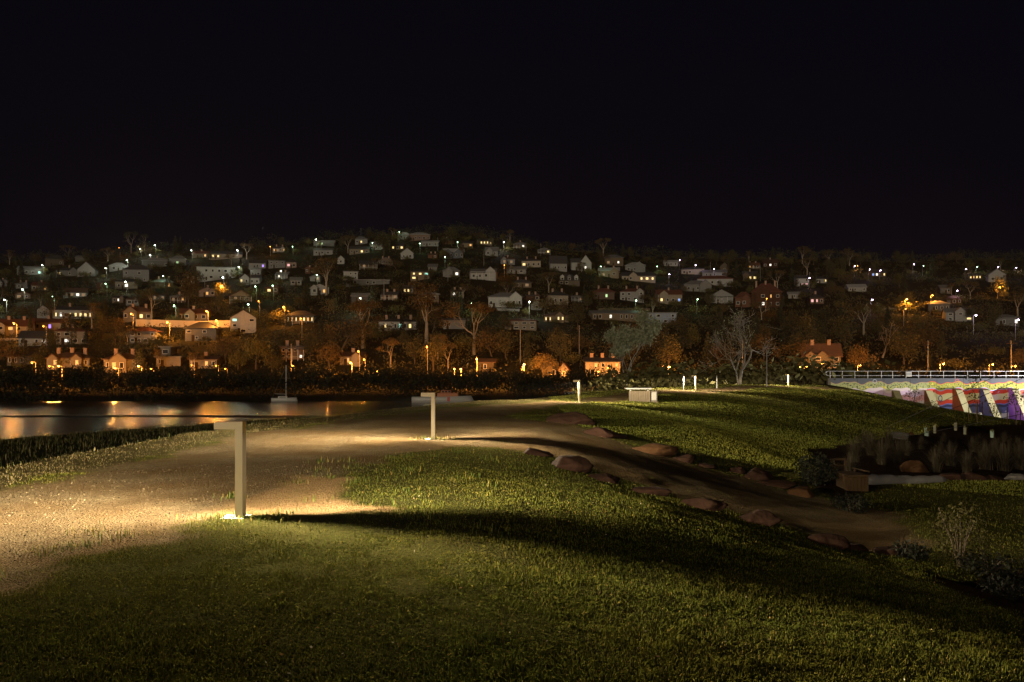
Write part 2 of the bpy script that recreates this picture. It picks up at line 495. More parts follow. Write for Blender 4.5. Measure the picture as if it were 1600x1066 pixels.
# low mud bar showing in the river
mb = MB(); ring = []
for i in range(60):
    t = i / 59; x = -130 + 140 * t
    y = 101 + 1.2 * math.sin(x * .09) + 3.0 * t; wd = (1.7 + .7 * math.sin(x * .23 + 1)) * min(1, 6 * (1 - t)) + .05
    ring.append([(x, y - wd, WZ - .3), (x, y - wd * .5, WZ + .10), (x, y + wd * .5, WZ + .10), (x, y + wd, WZ - .3)])
mb.loft(ring, cap=False).build('mud_bar', simple('river_mud', (.03,.025,.02), .55, bump=.4, bscale=2), smooth=True)['kind'] = 'structure'

# hillside
HILLM = simple('hillside_soil', (.026,.024,.014), 0.95, var=0.5, scale=.08, bump=.5, bscale=.6)
hx = axis([(-520,520,6)]); hy = axis([(120,300,4),(300,800,6),(800,2000,60)])
HX, HY = np.meshgrid(hx, hy)
sc_ = np.where(HY > 800, HY / 800, 1.0)
hXs = (HX * sc_).ravel(); hYs = HY.ravel()
hv = np.c_[hXs, hYs, hill_z(hXs, hYs)]
nx, ny = len(hx), len(hy)
ii = (np.arange(ny-1)[:, None] * nx + np.arange(nx-1)[None, :]).ravel()
hq = np.stack([ii, ii+1, ii+nx+1, ii+nx], 1)
new_obj('hillside', np_mesh('hillside', hv, hq, HILLM, True))['kind'] = 'structure'

# ------------------------------------------------------------------ leaf cards and branches
def cards(centres, size, jit, r, flat=0.0, droop=0.0):
    """small randomly turned leaf sprays round the given points; returns verts, faces"""
    n = len(centres)
    c = centres + r.normal(0, 1, (n, 3)) * np.asarray(jit)
    a = r.normal(0, 1, (n, 3)); a[:, 2] *= (1 - flat); a /= np.linalg.norm(a, axis=1, keepdims=True) + 1e-9
    b = np.cross(a, r.normal(0, 1, (n, 3))); b /= np.linalg.norm(b, axis=1, keepdims=True) + 1e-9
    if droop:
        b = b * (1 - droop) + np.array([0, 0, -1]) * droop
        b /= np.linalg.norm(b, axis=1, keepdims=True)
    s = (size * r.uniform(.5, 1.35, n))[:, None]
    w = s * r.uniform(.3, .6, n)[:, None]
    v = np.stack([c - b * s * .5, c + a * w * .5, c + b * s * .5, c - a * w * .5], 1).reshape(-1, 3)
    return v, np.arange(4 * n).reshape(n, 4)

def branch(r, mb, p, d, length, rad, level, tips, spread=.6, kids=(2, 3), up=.25, sides=5, seg=3, minr=.012, wig=.16, taper=.6):
    pts = [p]; rads = [rad]
    q = Vector(p); dd = Vector(d).normalized()
    for i in range(seg):
        dd = (dd + Vector(r.normal(0, wig, 3)) + Vector((0, 0, up * .18))).normalized()
        q = q + dd * (length / seg)
        pts.append(q.copy()); rads.append(max(minr, rad * (1 - (1 - taper) * (i + 1) / seg)))
    mb.tube(pts, rads, sides if rad > .04 else 3, cap=False)
    if level == 0:
        tips.append(q.copy()); return
    for k in range(int(r.integers(kids[0], kids[1] + 1))):
        t = pts[-1] if k < 2 else pts[int(r.integers(1, len(pts)))]
        nd = (dd + Vector(r.normal(0, spread, 3)) + Vector((0, 0, up))).normalized()
        branch(r, mb, t, nd, length * r.uniform(.62, .85), max(minr, rads[-1] * r.uniform(.62, .82)), level - 1, tips, spread, kids, up, sides, seg, minr, wig, taper)

TREES = {}
def make_tree(kind, seed):
    """a tree about 10 m tall: meshes for trunk and crown"""
    r = np.random.default_rng(seed); mb = MB(); tips = []
    lm, bm = LEAF, BARK
    if kind == 'gum':
        lm, bm = LEAFA, GUMBARK
        mb.tube([(0,0,-.8),(.04,.02,1.6),(.0,.0,3.3)], [.38,.29,.24], 7, cap=False)
        for q in range(3):
            a = q * 2.09 + r.uniform(-.3, .3); branch(r, mb, Vector((0,0,3.2)), (.55*math.cos(a), .55*math.sin(a), 1), 2.4, .17, 3, tips, .40, (2,3), .10, 5)
        T = np.array(tips)
        sc = np.array([1, 1, 1.0]); 
        cs = np.repeat(T, max(4, 1500 // len(T)), 0)
        v, f = cards(cs, .40, (.5,.5,.24), r, .3)
    elif kind == 'round':
        mb.tube([(0,0,-.8),(.05,0,1.5),(0.1,.05,4)], [.3,.24,.12], 6)
        lm = LEAF if seed % 2 else LEAFY
        k = 22; cc = r.normal(0, 1, (k, 3)); cc /= np.linalg.norm(cc, axis=1, keepdims=True); cc *= r.uniform(.35, 1, (k,1)) * np.array([3.4,3.4,3.4]); cc[:,2] += 5.9
        cs = np.repeat(cc, 75, 0); v, f = cards(cs, .55, .85, r)
        for c in cc[::3]: mb.tube([(0.05,0,2.5), tuple(c)], [.09,.03], 3, cap=False)
    elif kind == 'autumn':
        branch(r, mb, Vector((0,0,-.8)), (0,0,1), 3.0, .26, 3, tips, .6, (3,4), .2, 5)
        lm = LEAFA; T = np.array(tips)
        cs = np.repeat(T, max(3, 1300 // len(T)), 0); v, f = cards(cs, .4, .7, r)
    elif kind == 'conifer':
        mb.tube([(0,0,-.8),(0,0,9.6)], [.25,.03], 6); lm = LEAFC
        t = r.uniform(0, 1, 1500) ** .7; h = 1.2 + 8.8 * (1 - t); rad = .15 + 2.5 * t ** .9; th = r.uniform(0, 2*PI, 1500)
        layer = .75 + .25 * np.sin(h * 7)
        rr = rad * layer * r.uniform(.4, 1, 1500)
        v, f = cards(np.stack([np.cos(th)*rr, np.sin(th)*rr, h - rr * .25], 1), .55, .1, r, .5)
    elif kind == 'cypress':
        mb.tube([(0,0,-.8),(0,0,9)], [.2,.03], 5); lm = LEAFC
        h = r.uniform(.3, 10, 1300); rad = 1.15 * np.sin(np.clip((h + .7) / 11.4, 0, 1) * PI) ** .6; th = r.uniform(0, 2*PI, 1300)
        v, f = cards(np.stack([np.cos(th)*rad, np.sin(th)*rad, h], 1), .42, .12, r, 0, .4)
    elif kind == 'willow':
        mb.tube([(0,0,-.8),(0,0,2),(.3,0,5)], [.35,.28,.12], 6); lm = LEAFY
        k = 34; cc = r.normal(0, 1, (k,3)); cc /= np.linalg.norm(cc, axis=1, keepdims=True); cc *= r.uniform(.5,1,(k,1)) * np.array([4.4,4.4,2.9]); cc[:,2] += 5.6
        cs = np.repeat(cc, 46, 0); v, f = cards(cs, .7, (.6,.6,1.0), r, 0, .55)
    elif kind == 'shrub':
        mb.tube([(0,0,-.4),(0,0,1.2)], [.12,.05], 4); lm = LEAF if seed % 2 else LEAFY
        k = 12; cc = r.normal(0, 1, (k,3)) * np.array([1.4,1.4,.6]); cc[:,2] = np.abs(cc[:,2]) + .9
        cs = np.repeat(cc, 50, 0); v, f = cards(cs, .42, .45, r)
    elif kind == 'bare':
        bm = GUMBARK
        branch(r, mb, Vector((0,0,-.8)), (0,0,1), 3.0, .26, 4, tips, .5, (3,3), .15, 5, 3, .022, .14)
        lm = LEAFA; T = np.array(tips); cs = np.repeat(T, 2, 0); v, f = cards(cs, .3, .3, r)
    h = max(v[:,2].max(), max(p[2] for p in mb.v))
    s = 10.0 / h
    mb.v = [(p[0]*s, p[1]*s, p[2]*s if p[2] > 0 else p[2]) for p in mb.v]
    v = v * s
    w = np.percentile(np.abs(v[:,0]), 95)
    return mb.mesh('trunk', bm, True), np_mesh('crown', v, f, lm), w
for kind, n in dict(gum=3, round=4, autumn=2, conifer=2, cypress=1, willow=2, shrub=3, bare=2).items():
    for i in range(n):
        TREES[(kind, i)] = make_tree(kind, 100 + i + 7 * len(TREES))
TNAME = dict(gum='gum_tree', round='round_tree', autumn='autumn_tree', conifer='conifer_tree', cypress='cypress_tree', willow='willow_tree', shrub='garden_shrub', bare='bare_tree')
def plant(kind, i, loc, h, label, cat='tree', group=None, wide=1.0, leaf=None):
    t, c, w = TREES[(kind, i)]
    s = h / 10.0
    o = empty(TNAME[kind], loc, random.uniform(0, 6.28)); o.scale = (s * wide, s * wide, s)
    tag(o, label, cat, group)
    new_obj('trunk', t, o)
    c_o = new_obj('crown', c, o)
    if leaf is not None:
        c_o.material_slots[0].link = 'OBJECT'; c_o.material_slots[0].material = leaf
    return o

# ------------------------------------------------------------------ path lights
PAINT = simple('bollard_paint', (.80,.67,.43), .5, var=.06, scale=4)
PAD = simple('concrete_pad', (.62,.60,.56), .8, var=.15, scale=8, bump=.3)
LENS = glow('lamp_lens', (1, .82, .70), 3.0)
def bollard_light(name):
    """light of a luminaire that throws low and wide towards its open side, cut off near the horizontal"""
    d = bpy.data.lights.new(name, 'POINT')
    d.color = (1.0, 0.82, 0.54); d.energy = 12000; d.shadow_soft_size = 0.04
    d.use_nodes = True
    n, l = d.node_tree.nodes, d.node_tree.links
    em = n['Emission']
    t = n.new('ShaderNodeTexCoord'); s = n.new('ShaderNodeSeparateXYZ'); l.new(t.outputs['Normal'], s.inputs[0])
    neg = n.new('ShaderNodeMath'); neg.operation = 'MULTIPLY'; neg.inputs[1].default_value = -1; l.new(s.outputs['Z'], neg.inputs[0])
    cl = n.new('ShaderNodeClamp'); cl.inputs['Min'].default_value = 0.0; l.new(neg.outputs[0], cl.inputs['Value'])
    rp = n.new('ShaderNodeValToRGB'); e = rp.color_ramp.elements
    st = [(0,0),(.02,.35),(.06,1),(.13,1),(.24,.68),(.45,.25),(.75,.09),(1,.06)]
    e[0].position = 0; e[0].color = (0,0,0,1); e[1].position = 1; e[1].color = (st[-1][1],)*3 + (1,)
    for p, v in st[1:-1]:
        q = e.new(p); q.color = (v, v, v, 1)
    l.new(cl.outputs[0], rp.inputs[0])
    # the optics spread the light along the arm's axis and little along the path
    def M(op, a, b=None):
        x = n.new('ShaderNodeMath'); x.operation = op
        for i, v in enumerate((a, b)):
            if v is None: continue
            if isinstance(v, (int, float)): x.inputs[i].default_value = v
            else: l.new(v, x.inputs[i])
        return x.outputs[0]
    xx = M('MULTIPLY', s.outputs['X'], s.outputs['X']); yy = M('MULTIPLY', s.outputs['Y'], s.outputs['Y']); zz = M('MULTIPLY', s.outputs['Z'], s.outputs['Z'])
    az = M('DIVIDE', M('ADD', xx, M('MULTIPLY', zz, .25)), M('ADD', M('ADD', xx, yy), M('MULTIPLY', zz, .25)))
    g = M('ADD', M('MULTIPLY', M('POWER', az, 1.5), .87), .13)
    l.new(M('MULTIPLY', rp.outputs[0], g), em.inputs['Strength'])
    return d
BL = bollard_light('bollard_lamp')
BP = dict(post=MB().box(-.042,.042,-.065,.0,0,1.10).box(-.042,.042,.004,.062,0,1.10).box(-.036,.036,-.002,.006,0,1.094).mesh('post', PAINT),
          arm=MB().box(-.285,-.0425,-.063,-.001,1.012,1.098).box(-.285,-.0425,.005,.060,1.012,1.098).box(-.28,-.0425,-.003,.007,1.016,1.094).mesh('arm', PAINT),
          lens=MB().box(-.262,-.12,-.04,.04,1.0112,1.0125).mesh('lens', LENS),
          base=MB().box(-.20,.09,-.12,.12,-.12,.006).mesh('base_plate', PAD))
BLAB = ['tall pale L-shaped path light nearest the camera, on the grass edge','pale L-shaped path light on bare gravel where the ramp branches off',
        'L-shaped path light between the moored cabin boat and the barbecue','small L-shaped path light just past the barbecue, between white marker posts',
        'most distant L-shaped path light, on the crest beside the mural wall']
for (px, py), lab in zip([(376,808),(677,686),(905,629),(1087,611),(1232,604)], BLAB):
    x, y = hit(px, py)
    o = empty('path_light', (x, y, gz(x, y) - .005), R(random.uniform(-2, 2)))
    tag(o, lab, 'path light', 'L-shaped lights along the levee path')
    for nm, key in (('post','post'),('arm','arm'),('lens','lens'),('base_plate','base')):
        q = new_obj(nm, BP[key], o)
        if nm == 'arm':
            m = q.modifiers.new('bevel', 'BEVEL'); m.width = .0015; m.segments = 1; m.limit_method = 'ANGLE'
    new_obj('lamp', BL, o, (-.235, 0, .975))
PL = [o for o in SC.objects if o.name.startswith('path_light')]

# ------------------------------------------------------------------ boulders
ROCK = simple('rusty_boulder', (.028,.014,.009), .9, var=.5, scale=1.6, bump=.7, bscale=7)
ROCKP = simple('pale_boulder', (.13,.12,.11), .9, var=.35, scale=2, bump=.6, bscale=6)
ROCKO = simple('ochre_boulder', (.06,.03,.013), .9, var=.4, scale=1.8, bump=.6, bscale=6)
def ico(sub):
    import bmesh
    bm = bmesh.new(); bmesh.ops.create_icosphere(bm, subdivisions=sub, radius=1)
    v = np.array([q.co[:] for q in bm.verts]); f = np.array([[x.index for x in t.verts] for t in bm.faces]); bm.free(); return v, f
ICV, ICF = ico(4)
def boulder(px, py, wpx, hpx, label, mat=ROCK, seed=0, dy=0.0):
    r = np.random.default_rng(seed + 500); x, y = hit(px, py); y += dy; x = (px - 800) / F * y
    w = wpx * y / F; h = hpx * y / F
    v = ICV.copy()
    for k in range(18):                        # chop with random planes: broken faces
        nrm = r.normal(0, 1, 3); nrm /= np.linalg.norm(nrm); cut = r.uniform(.55, .9)
        dd = v @ nrm; v -= np.clip(dd - cut, 0, None)[:, None] * nrm * .97
    off = Vector(r.uniform(-9, 9, 3))
    v *= np.array([1.12 + .14 * mnoise.fractal(Vector(p) * 1.5 + off, 1, 2, 5) + .05 * mnoise.fractal(Vector(p) * 6 + off, 1, 2, 3) for p in v])[:, None]
    z0 = gz(x, y)
    v = v * np.array([w * .54, w * .36, h * .62]) + np.array([0, 0, h * .0])
    o = new_obj('boulder', np_mesh('boulder', v, ICF, mat, True), loc=(x, y + .1, z0)); o.rotation_euler = (0, r.uniform(-.1, .1), r.uniform(-.4, .4))
    return tag(o, label, 'boulder', 'boulders edging the ramp and garden bed')
BO = [(897,662,75,26,'long low brown boulder at the head of the upper row, nearest the barbecue',ROCK),
 (945,682,66,22,'flat brown boulder just below the head of the upper row',ROCK),
 (1015,706,86,24,'broad flat orange brown boulder with a pale cracked end, in the upper row',ROCKO),
 (1071,722,32,18,'small upright brown boulder in the upper row next to the broad flat one',ROCK),
 (1106,731,36,10,'low sunken brown boulder in the gap of the upper row',ROCK),
 (1150,739,34,14,'small dark boulder leaning against the biggest humped boulder',ROCK),
 (1186,749,60,32,'biggest humped brown boulder in the middle of the upper row',ROCK),
 (1214,760,60,14,'low dark boulder below the biggest humped boulder',ROCK),
 (1257,775,46,24,'pointed orange boulder at the lower end of the upper row',ROCKO),
 (838,712,50,18,'rounded brown boulder at the top of the lower row, near the second path light',ROCK),
 (888,732,66,28,'wide brown boulder, second down the lower row beside the ramp',ROCK),
 (944,752,58,18,'low dark brown boulder in the upper half of the lower row',ROCK),
 (1012,772,66,14,'thin flat boulder mostly hidden by the grass crest of the lower row',ROCK),
 (1098,795,66,24,'rounded brown boulder midway down the lower row with grass tips before it',ROCK),
 (1186,818,80,30,'humped dark boulder in the lower half of the lower row',ROCK),
 (1297,853,70,24,'long dark boulder close to the foot of the ramp',ROCK),
 (1340,860,46,18,'dark boulder with a pale spot at the foot of the lower row',ROCK),
 (1395,868,70,26,'last dark boulder of the lower row, beside the lower lawn',ROCK),
 (1408,686,34,17,'pale grey boulder at the top of the garden bed, below the green slope',ROCKP),
 (1425,680,12,8,'small orange stone against the pale grey boulder in the garden bed',ROCKO),
 (1430,738,44,26,'orange brown pointed boulder just behind the fallen log',ROCKO),
 (1487,750,36,22,'round dark brown boulder at the thin end of the fallen log',ROCK),
 (1522,751,40,18,'brown boulder between the log end and the garden corner',ROCK),
 (1556,751,28,14,'small brown boulder in the garden edging near the right frame edge',ROCK),
 (1590,750,36,18,'pale brown boulder in the garden edging cut by the frame edge',ROCKP)]
for i, b in enumerate(BO):
    boulder(b[0], b[1], b[2], b[3], b[4], b[5], i)

# ------------------------------------------------------------------ barbecue, posts, bench, log, tree guards
SHEET = simple('galvanised_sheet', (.3,.3,.3), .5, .3, var=.1)
CONC = simple('grey_concrete', (.10,.086,.07), .85, var=.2, scale=5, bump=.3)
CLAD = simple('grey_cladding', (.11,.088,.062), .8, var=.3, scale=5, bump=.3)
x, y = hit(1003, 628); s = y / F
o = tag(empty('barbecue', (x, y, gz(x, y)), R(-4)), 'low timber clad park barbecue with a thin flat metal top and side cabinet', 'barbecue')
a, b = -20*s, 13*s
MB().box(a + .06, b - .06, .06, .92, -.1, 16*s).build('carcass', CONC, o)
npl = 9
for i in range(npl):
    x0 = a + (b - a) * i / npl + .006; x1 = a + (b - a) * (i + 1) / npl - .006
    MB().box(x0, x1, .0, .05, .0, 17*s + random.uniform(-.01, .01)).build('plank', CLAD, o)
MB().box(a - .16, b + .10, -.12, 1.05, 19.5*s, 21.5*s).build('top_plate', SHEET, o, bevel=.008)
for xx in (a + .1, b - .1): MB().box(xx - .04, xx + .04, .3, .38, 16*s, 19.5*s).build('bracket', SHEET, o)
sc2 = MB().box(b + .02, b + 11*s, .05, .9, -.1, 17*s).build('side_cabinet', CONC, o, bevel=.01)
MB().box(b + .07, b + 11*s - .05, .03, .049, .08, 15*s).build('cabinet_door', POLE, sc2)
WP = simple('white_paint', (.30,.30,.29), .5, var=.05)
for (px, py, hp, lab) in [(1068,611,20,'thin white marker post left of the fourth path light'),(1120,609,17,'thin white marker post to the right of the fourth path light')]:
    x, y = hit(px, py); y += 1.5; x = (px - 800) / F * y; z = gz(x, y)
    o = tag(empty('marker_post', (x, y, z)), lab, 'marker post', 'white marker posts on the river edge')
    MB().tube([(0,0,-.2),(0,0,hp*y/F+.1)], .035, 8).build('post', WP, o)
    MB().tube([(0,0,hp*y/F+.1),(0,0,hp*y/F+.14)], [.042,.03], 8).build('cap', SHEET, o)
x, y = hit(1198, 606); y += 4; x = (1198 - 800) / F * y
o = tag(empty('flag_mast', (x, y, gz(x, y))), 'thin grey mast with a short cross arm standing right of the bare tree', 'mast')
MB().tube([(0,0,-.3),(0,0,57*y/F)], [.06,.035], 8).build('pole', POLE, o)
MB().tube([(0,-.02,5),(1.3*y/72,-.02,4.7)], .012, 5).build('cross_arm', POLE, o)

# timber lookout bench on a boxed retaining edge
x, y = hit(1336, 768); z = gz(x, y); s = y / F
o = tag(empty('timber_bench', (x, y, z), R(4)), 'slatted timber bench with thin back frame on a boxed timber base, beside the log', 'bench')
MB().box(-12*s, 20*s, .05, .62, -.3, 22*s).build('box_base', TIMBER, o)
for i in range(6):
    x0 = -14*s + 36*s * i / 6; MB().box(x0 + .004, x0 + 6*s - .004, .0, .05, -.1, 21*s + .01 * (i % 2)).build('base_board', TIMBER, o)
for i in range(5):
    y0 = -.04 + i * .17; MB().box(-13*s, 21*s, y0, y0 + .145, 22.5*s, 25*s).build('seat_slat', TIMBER, o)
for xx in (-12*s, 9*s): MB().box(xx - .015, xx + .015, .80, .84, 22*s, 45*s).build('back_post', TIMBER, o)
MB().box(-12*s, 9*s, .845, .87, 42*s, 45*s).build('back_rail', TIMBER, o)
MB().box(-12*s, 9*s, .845, .865, 33*s, 35*s).build('back_rail', TIMBER, o)
MB().box(21*s, 21*s + .04, .0, .8, 29*s, 31*s).build('armrest', TIMBER, o)
MB().box(21*s, 21*s + .035, .70, .74, 25*s, 29*s).build('arm_post', TIMBER, o)

# log
LOGM = simple('bleached_log', (.16,.155,.15), .85, var=.4, scale=3, bump=.6, bscale=12)
x0, y0 = hit(1354, 757); x1, y1 = hit(1477, 753)
r = np.random.default_rng(3); rings = []
rad0 = 17 * y0 / F * .5
for i in range(15):
    t = i / 14; c = Vector((x0 + (x1 - x0) * t, y0 + (y1 - y0) * t, 0)); rr = rad0 * (1.05 - .38 * t) * (1 + .06 * math.sin(i * 2.1)) * (0.75 if i in (0, 14) else 1)
    cz = gz(c.x, c.y) + rr * .75
    rings.append([(c.x, c.y + rr * math.cos(q) * (1 + r.normal(0, .03)), cz + rr * math.sin(q) * (1 + r.normal(0, .04))) for q in np.linspace(0, 2*PI, 14, endpoint=False)])
tag(MB().loft(rings).build('fallen_log', LOGM, smooth=True), 'bleached grey log lying along the edge of the lower lawn', 'log')

# plastic tree guards with stakes and seedlings
SLEEVE = simple('guard_plastic', (.20,.28,.23), .5, var=.12, scale=5)
SLEEVEY = simple('guard_plastic_dull', (.12,.12,.085), .6, var=.12, scale=5)
GD = [(1447,681,5,13,'white green plastic tree guard, tallest of the pair by the pale boulder',SLEEVE),(1444,681,6,8,'short green plastic tree guard in front of the tallest one',SLEEVE),
      (1460,677,5,12,'dull olive tree guard just right of the bright green pair',SLEEVEY),(1492,673,5,12,'dull olive tree guard midway along the garden bed',SLEEVEY),
      (1506,679,5,11,'dim olive tree guard lower than its neighbour midway along the bed',SLEEVEY),(1548,684,6,11,'bright white green tree guard alone near the frame edge',SLEEVE)]
for i, (px, py, wp, hp, lab, m) in enumerate(GD):
    x, y = hit(px, py); x += .02 * i; s = y / F; w = wp * s / 2; h = hp * s
    o = tag(empty('tree_guard', (x, y - .3 * (i == 1), gz(x, y))), lab, 'tree guard', 'plastic tree guards in the garden bed')
    g = MB(); rr = [[(w * math.cos(a) * k, w * math.sin(a) * k, zz) for a in (R(30), R(150), R(270))] for zz, k in ((0, .95), (h, 1.05))]
    g.loft(rr, cap=False).build('sleeve', m, o)
    MB().box(w * .8, w * .8 + .03, -.015, .015, -.2, h * 1.08).build('stake', TIMBER, o)
    v, f = cards(np.tile([0, 0, h * .95], (14, 1)), .16, (w * .5, w * .5, .10), np.random.default_rng(i)); new_obj('seedling', np_mesh('seedling', v, f, LEAFY), o)

# ornamental grass tussocks in the bed
TUSS = leaf_mat('tussock_blade', (.045,.036,.022), .5)
def blade_arcs(n, h, r, spread=.5, w=.012):
    V = []; Fc = []
    for i in range(n):
        th = r.uniform(0, 2*PI); lean = abs(r.normal(0, spread)); L = h * r.uniform(.6, 1.15); d = np.array([math.cos(th), math.sin(th)]); pr = np.array([-d[1], d[0]]) * w
        base = r.normal(0, h * .06, 2); b = len(V)
        for t in (0, .4, .75, 1):
            q = base + d * lean * L * t ** 2; z = L * (t - .35 * lean * t ** 2); k = 1 - t * .85
            V += [(q[0]-pr[0]*k, q[1]-pr[1]*k, z), (q[0]+pr[0]*k, q[1]+pr[1]*k, z)]
        Fc += [(b+2*j, b+2*j+1, b+2*j+3, b+2*j+2) for j in range(3)]
    return np.array(V), np.array(Fc)
TM = []
for i in range(4):
    v, f = blade_arcs(340, 1.0, np.random.default_rng(40 + i), .85, .009); TM.append(np_mesh('blades', v, f, TUSS))
TZ = [(1335,722,50),(1362,712,45),(1378,726,48),(1402,724,44),(1412,706,34),(1352,700,36),(1390,700,38),(1462,738,50),(1485,728,46),(1510,738,42),(1540,734,54),(1568,736,62),(1595,734,52),(1555,712,34),(1590,706,30),(1520,706,30),(1470,708,28),(1440,702,26),(1328,738,36),(1300,742,30),(1475,690,18),(1530,692,18),(1570,690,20),(1418,712,26)]
TL = ['tall dim tussock directly behind the timber bench back','tussock just right of the timber bench back frame','leaning tussock above the thick end of the fallen log','tussock between the bench and the ochre pointed boulder','short tussock under the pale grey boulder','pale tussock at the top left corner of the garden bed',
 'broad tussock behind the thick end of the log','tall tussock just right of the ochre pointed boulder','dense tussock behind the round boulder at the log tip','tussock behind the brown boulder beyond the log','wide tussock above the smallest edging boulder','largest tussock, arching over the garden edging near the frame edge','outermost tussock cut by the frame edge',
 'small tussock in the mulch below the lone white green tree guard','small tussock at the frame edge below the lone tree guard','small tussock in the mulch below the dim olive tree guards','small tussock behind the ochre pointed boulder','small tussock right of the pale grey boulder','tussock pressed against the left side of the timber bench','tussock between the black bush and the bench',
 'low tussock beside the green pair of tree guards','low tussock left of the lone tree guard','low tussock right of the lone tree guard','tussock in front of the small orange stone']
for i, (px, py, hp) in enumerate(TZ):
    x, y = hit(px, py); s = hp * y / F * .85
    o = new_obj('grass_tussock', TM[i % 4], loc=(x, y, gz(x, y) - .02)); o.scale = (s, s, s); o.rotation_euler = (0, 0, i * 1.7)
    tag(o, TL[i], 'grass tussock', 'ornamental tussocks in the garden bed')

# dark bush by the bench, wispy bush on the lower lawn
def bush(px, py, wp, hp, n, size, mat, label, stems=7, seed=0, name='bush'):
    x, y = hit(px, py); s = y / F; r = np.random.default_rng(seed); W = wp * s / 2; H = hp * s
    o = tag(empty(name, (x, y, gz(x, y))), label, 'bush')
    mb = MB()
    for i in range(stems):
        a = r.uniform(0, 2*PI); q = r.uniform(.2, .8) * W
        mb.tube([(0,0,-.1),(q*.4*math.cos(a), q*.4*math.sin(a), H*.4),(q*math.cos(a), q*math.sin(a), H*r.uniform(.6,.95))], [.015,.011,.005], 4)
    mb.build('stem', BARK, o)
    c = r.normal(0, 1, (n, 3)); c /= np.linalg.norm(c, axis=1, keepdims=True); c *= r.uniform(.3, 1, (n, 1)) ** .5 * np.array([W, W, H * .5]); c[:,2] += H * .52
    c += (np.sin(c[:, ::-1] * (7 / H))) * H * .06
    v, f = cards(c, size, size * .4, r); new_obj('crown', np_mesh('crown', v, f, mat), o)
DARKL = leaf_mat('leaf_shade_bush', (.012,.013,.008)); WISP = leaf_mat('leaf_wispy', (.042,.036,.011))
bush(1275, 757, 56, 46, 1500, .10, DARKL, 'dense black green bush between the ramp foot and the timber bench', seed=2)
bush(1500, 886, 76, 100, 1300, .055, WISP, 'wispy yellow green bush standing alone on the lower lawn', 9, 5, 'wispy_bush')
bush(1455, 640, 26, 14, 260, .12, LEAF, 'small dark bush at the foot of the second mural buttress', seed=8)
bush(1556, 652, 18, 22, 320, .14, LEAFY, 'pale leafy bush in front of the striped part of the mural', seed=9)
bush(1428, 630, 26, 22, 260, .14, LEAFC, 'spiky dark bush before the pale end of the mural', seed=10)
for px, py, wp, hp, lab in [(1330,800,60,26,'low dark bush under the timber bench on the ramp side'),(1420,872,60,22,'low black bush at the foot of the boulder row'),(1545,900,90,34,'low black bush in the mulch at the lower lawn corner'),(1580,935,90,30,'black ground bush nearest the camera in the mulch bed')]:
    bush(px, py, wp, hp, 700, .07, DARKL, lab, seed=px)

# near trees on the river side of the levee
def big_tree(px, py, y, hp, seed, kind, label, name):
    x = (px - 800) / F * y; z = gz(x, y); r = np.random.default_rng(seed); mb = MB(); tips = []
    H = CZ - (py - hp - HOR) / F * y - z
    o = tag(empty(name, (x, y, z)), label, 'tree')
    if kind == 'euc':
        branch(r, mb, Vector((0,0,-.3)), (.0,0,1), H*.28, .16, 4, tips, .34, (2,3), .34, 7, 4, .012, .13)
    else:
        branch(r, mb, Vector((0,0,-.3)), (.03,0,1), H*.26, .20, 5, tips, .46, (3,3), .22, 7, 4, .015, .13)
    T = np.array(tips); k = H / max(T[:,2].max(), .1)
    mb.v = [(p[0]*k, p[1]*k, p[2]*k if p[2] > 0 else p[2]) for p in mb.v]; T = T * k
    mb.build('trunk', simple('ghost_bark', (.24,.215,.18) if kind != 'euc' else (.33,.32,.28), .85, var=.35, scale=2), o, True)
    if kind == 'euc':
        v, f = cards(np.repeat(T, max(10, 8500 // len(T)), 0), .24, (.27,.27,.25), r, 0, .45); mt = LEAFG
    else:
        q = T[(r.uniform(0, 1, len(T)) < .22)]; v, f = cards(np.repeat(q, 9, 0), .18, (.3,.3,.25), r, 0, .3); mt = LEAFG
    new_obj('crown', np_mesh('crown', v, f, mt), o)
big_tree(972, 612, 70, 118, 21, 'euc', 'tall grey green eucalypt on the river bank behind the barbecue', 'eucalypt_tree')
big_tree(1153, 609, 80, 130, 33, 'bare', 'nearly leafless pale barked tree behind the fourth path light', 'bare_tree')
SHL = ['bank shrub right of the eucalypt trunk','bank shrub between the barbecue and the first marker post','dark shrub behind the gap between the marker posts','dark shrub behind the second marker post','dark shrub at the foot of the leafless tree','dark shrub behind the grey mast','shrub behind the most distant path light','tallest dark shrub at the wall end of the crest','low dark shrub left of the eucalypt trunk']
for i, (px, yy, h) in enumerate([(1010,66,2.6),(1040,74,3.2),(1100,84,3.4),(1128,86,3.0),(1178,88,3.6),(1210,92,3.6),(1255,94,3.8),(1285,98,4.0),(940,62,2.4)]):
    x = (px - 800) / F * yy
    plant('shrub', i % 3, (x, yy, gz(x, yy)), h + .8, SHL[i], 'shrub', 'dark shrubs along the river side of the levee', 1.3)

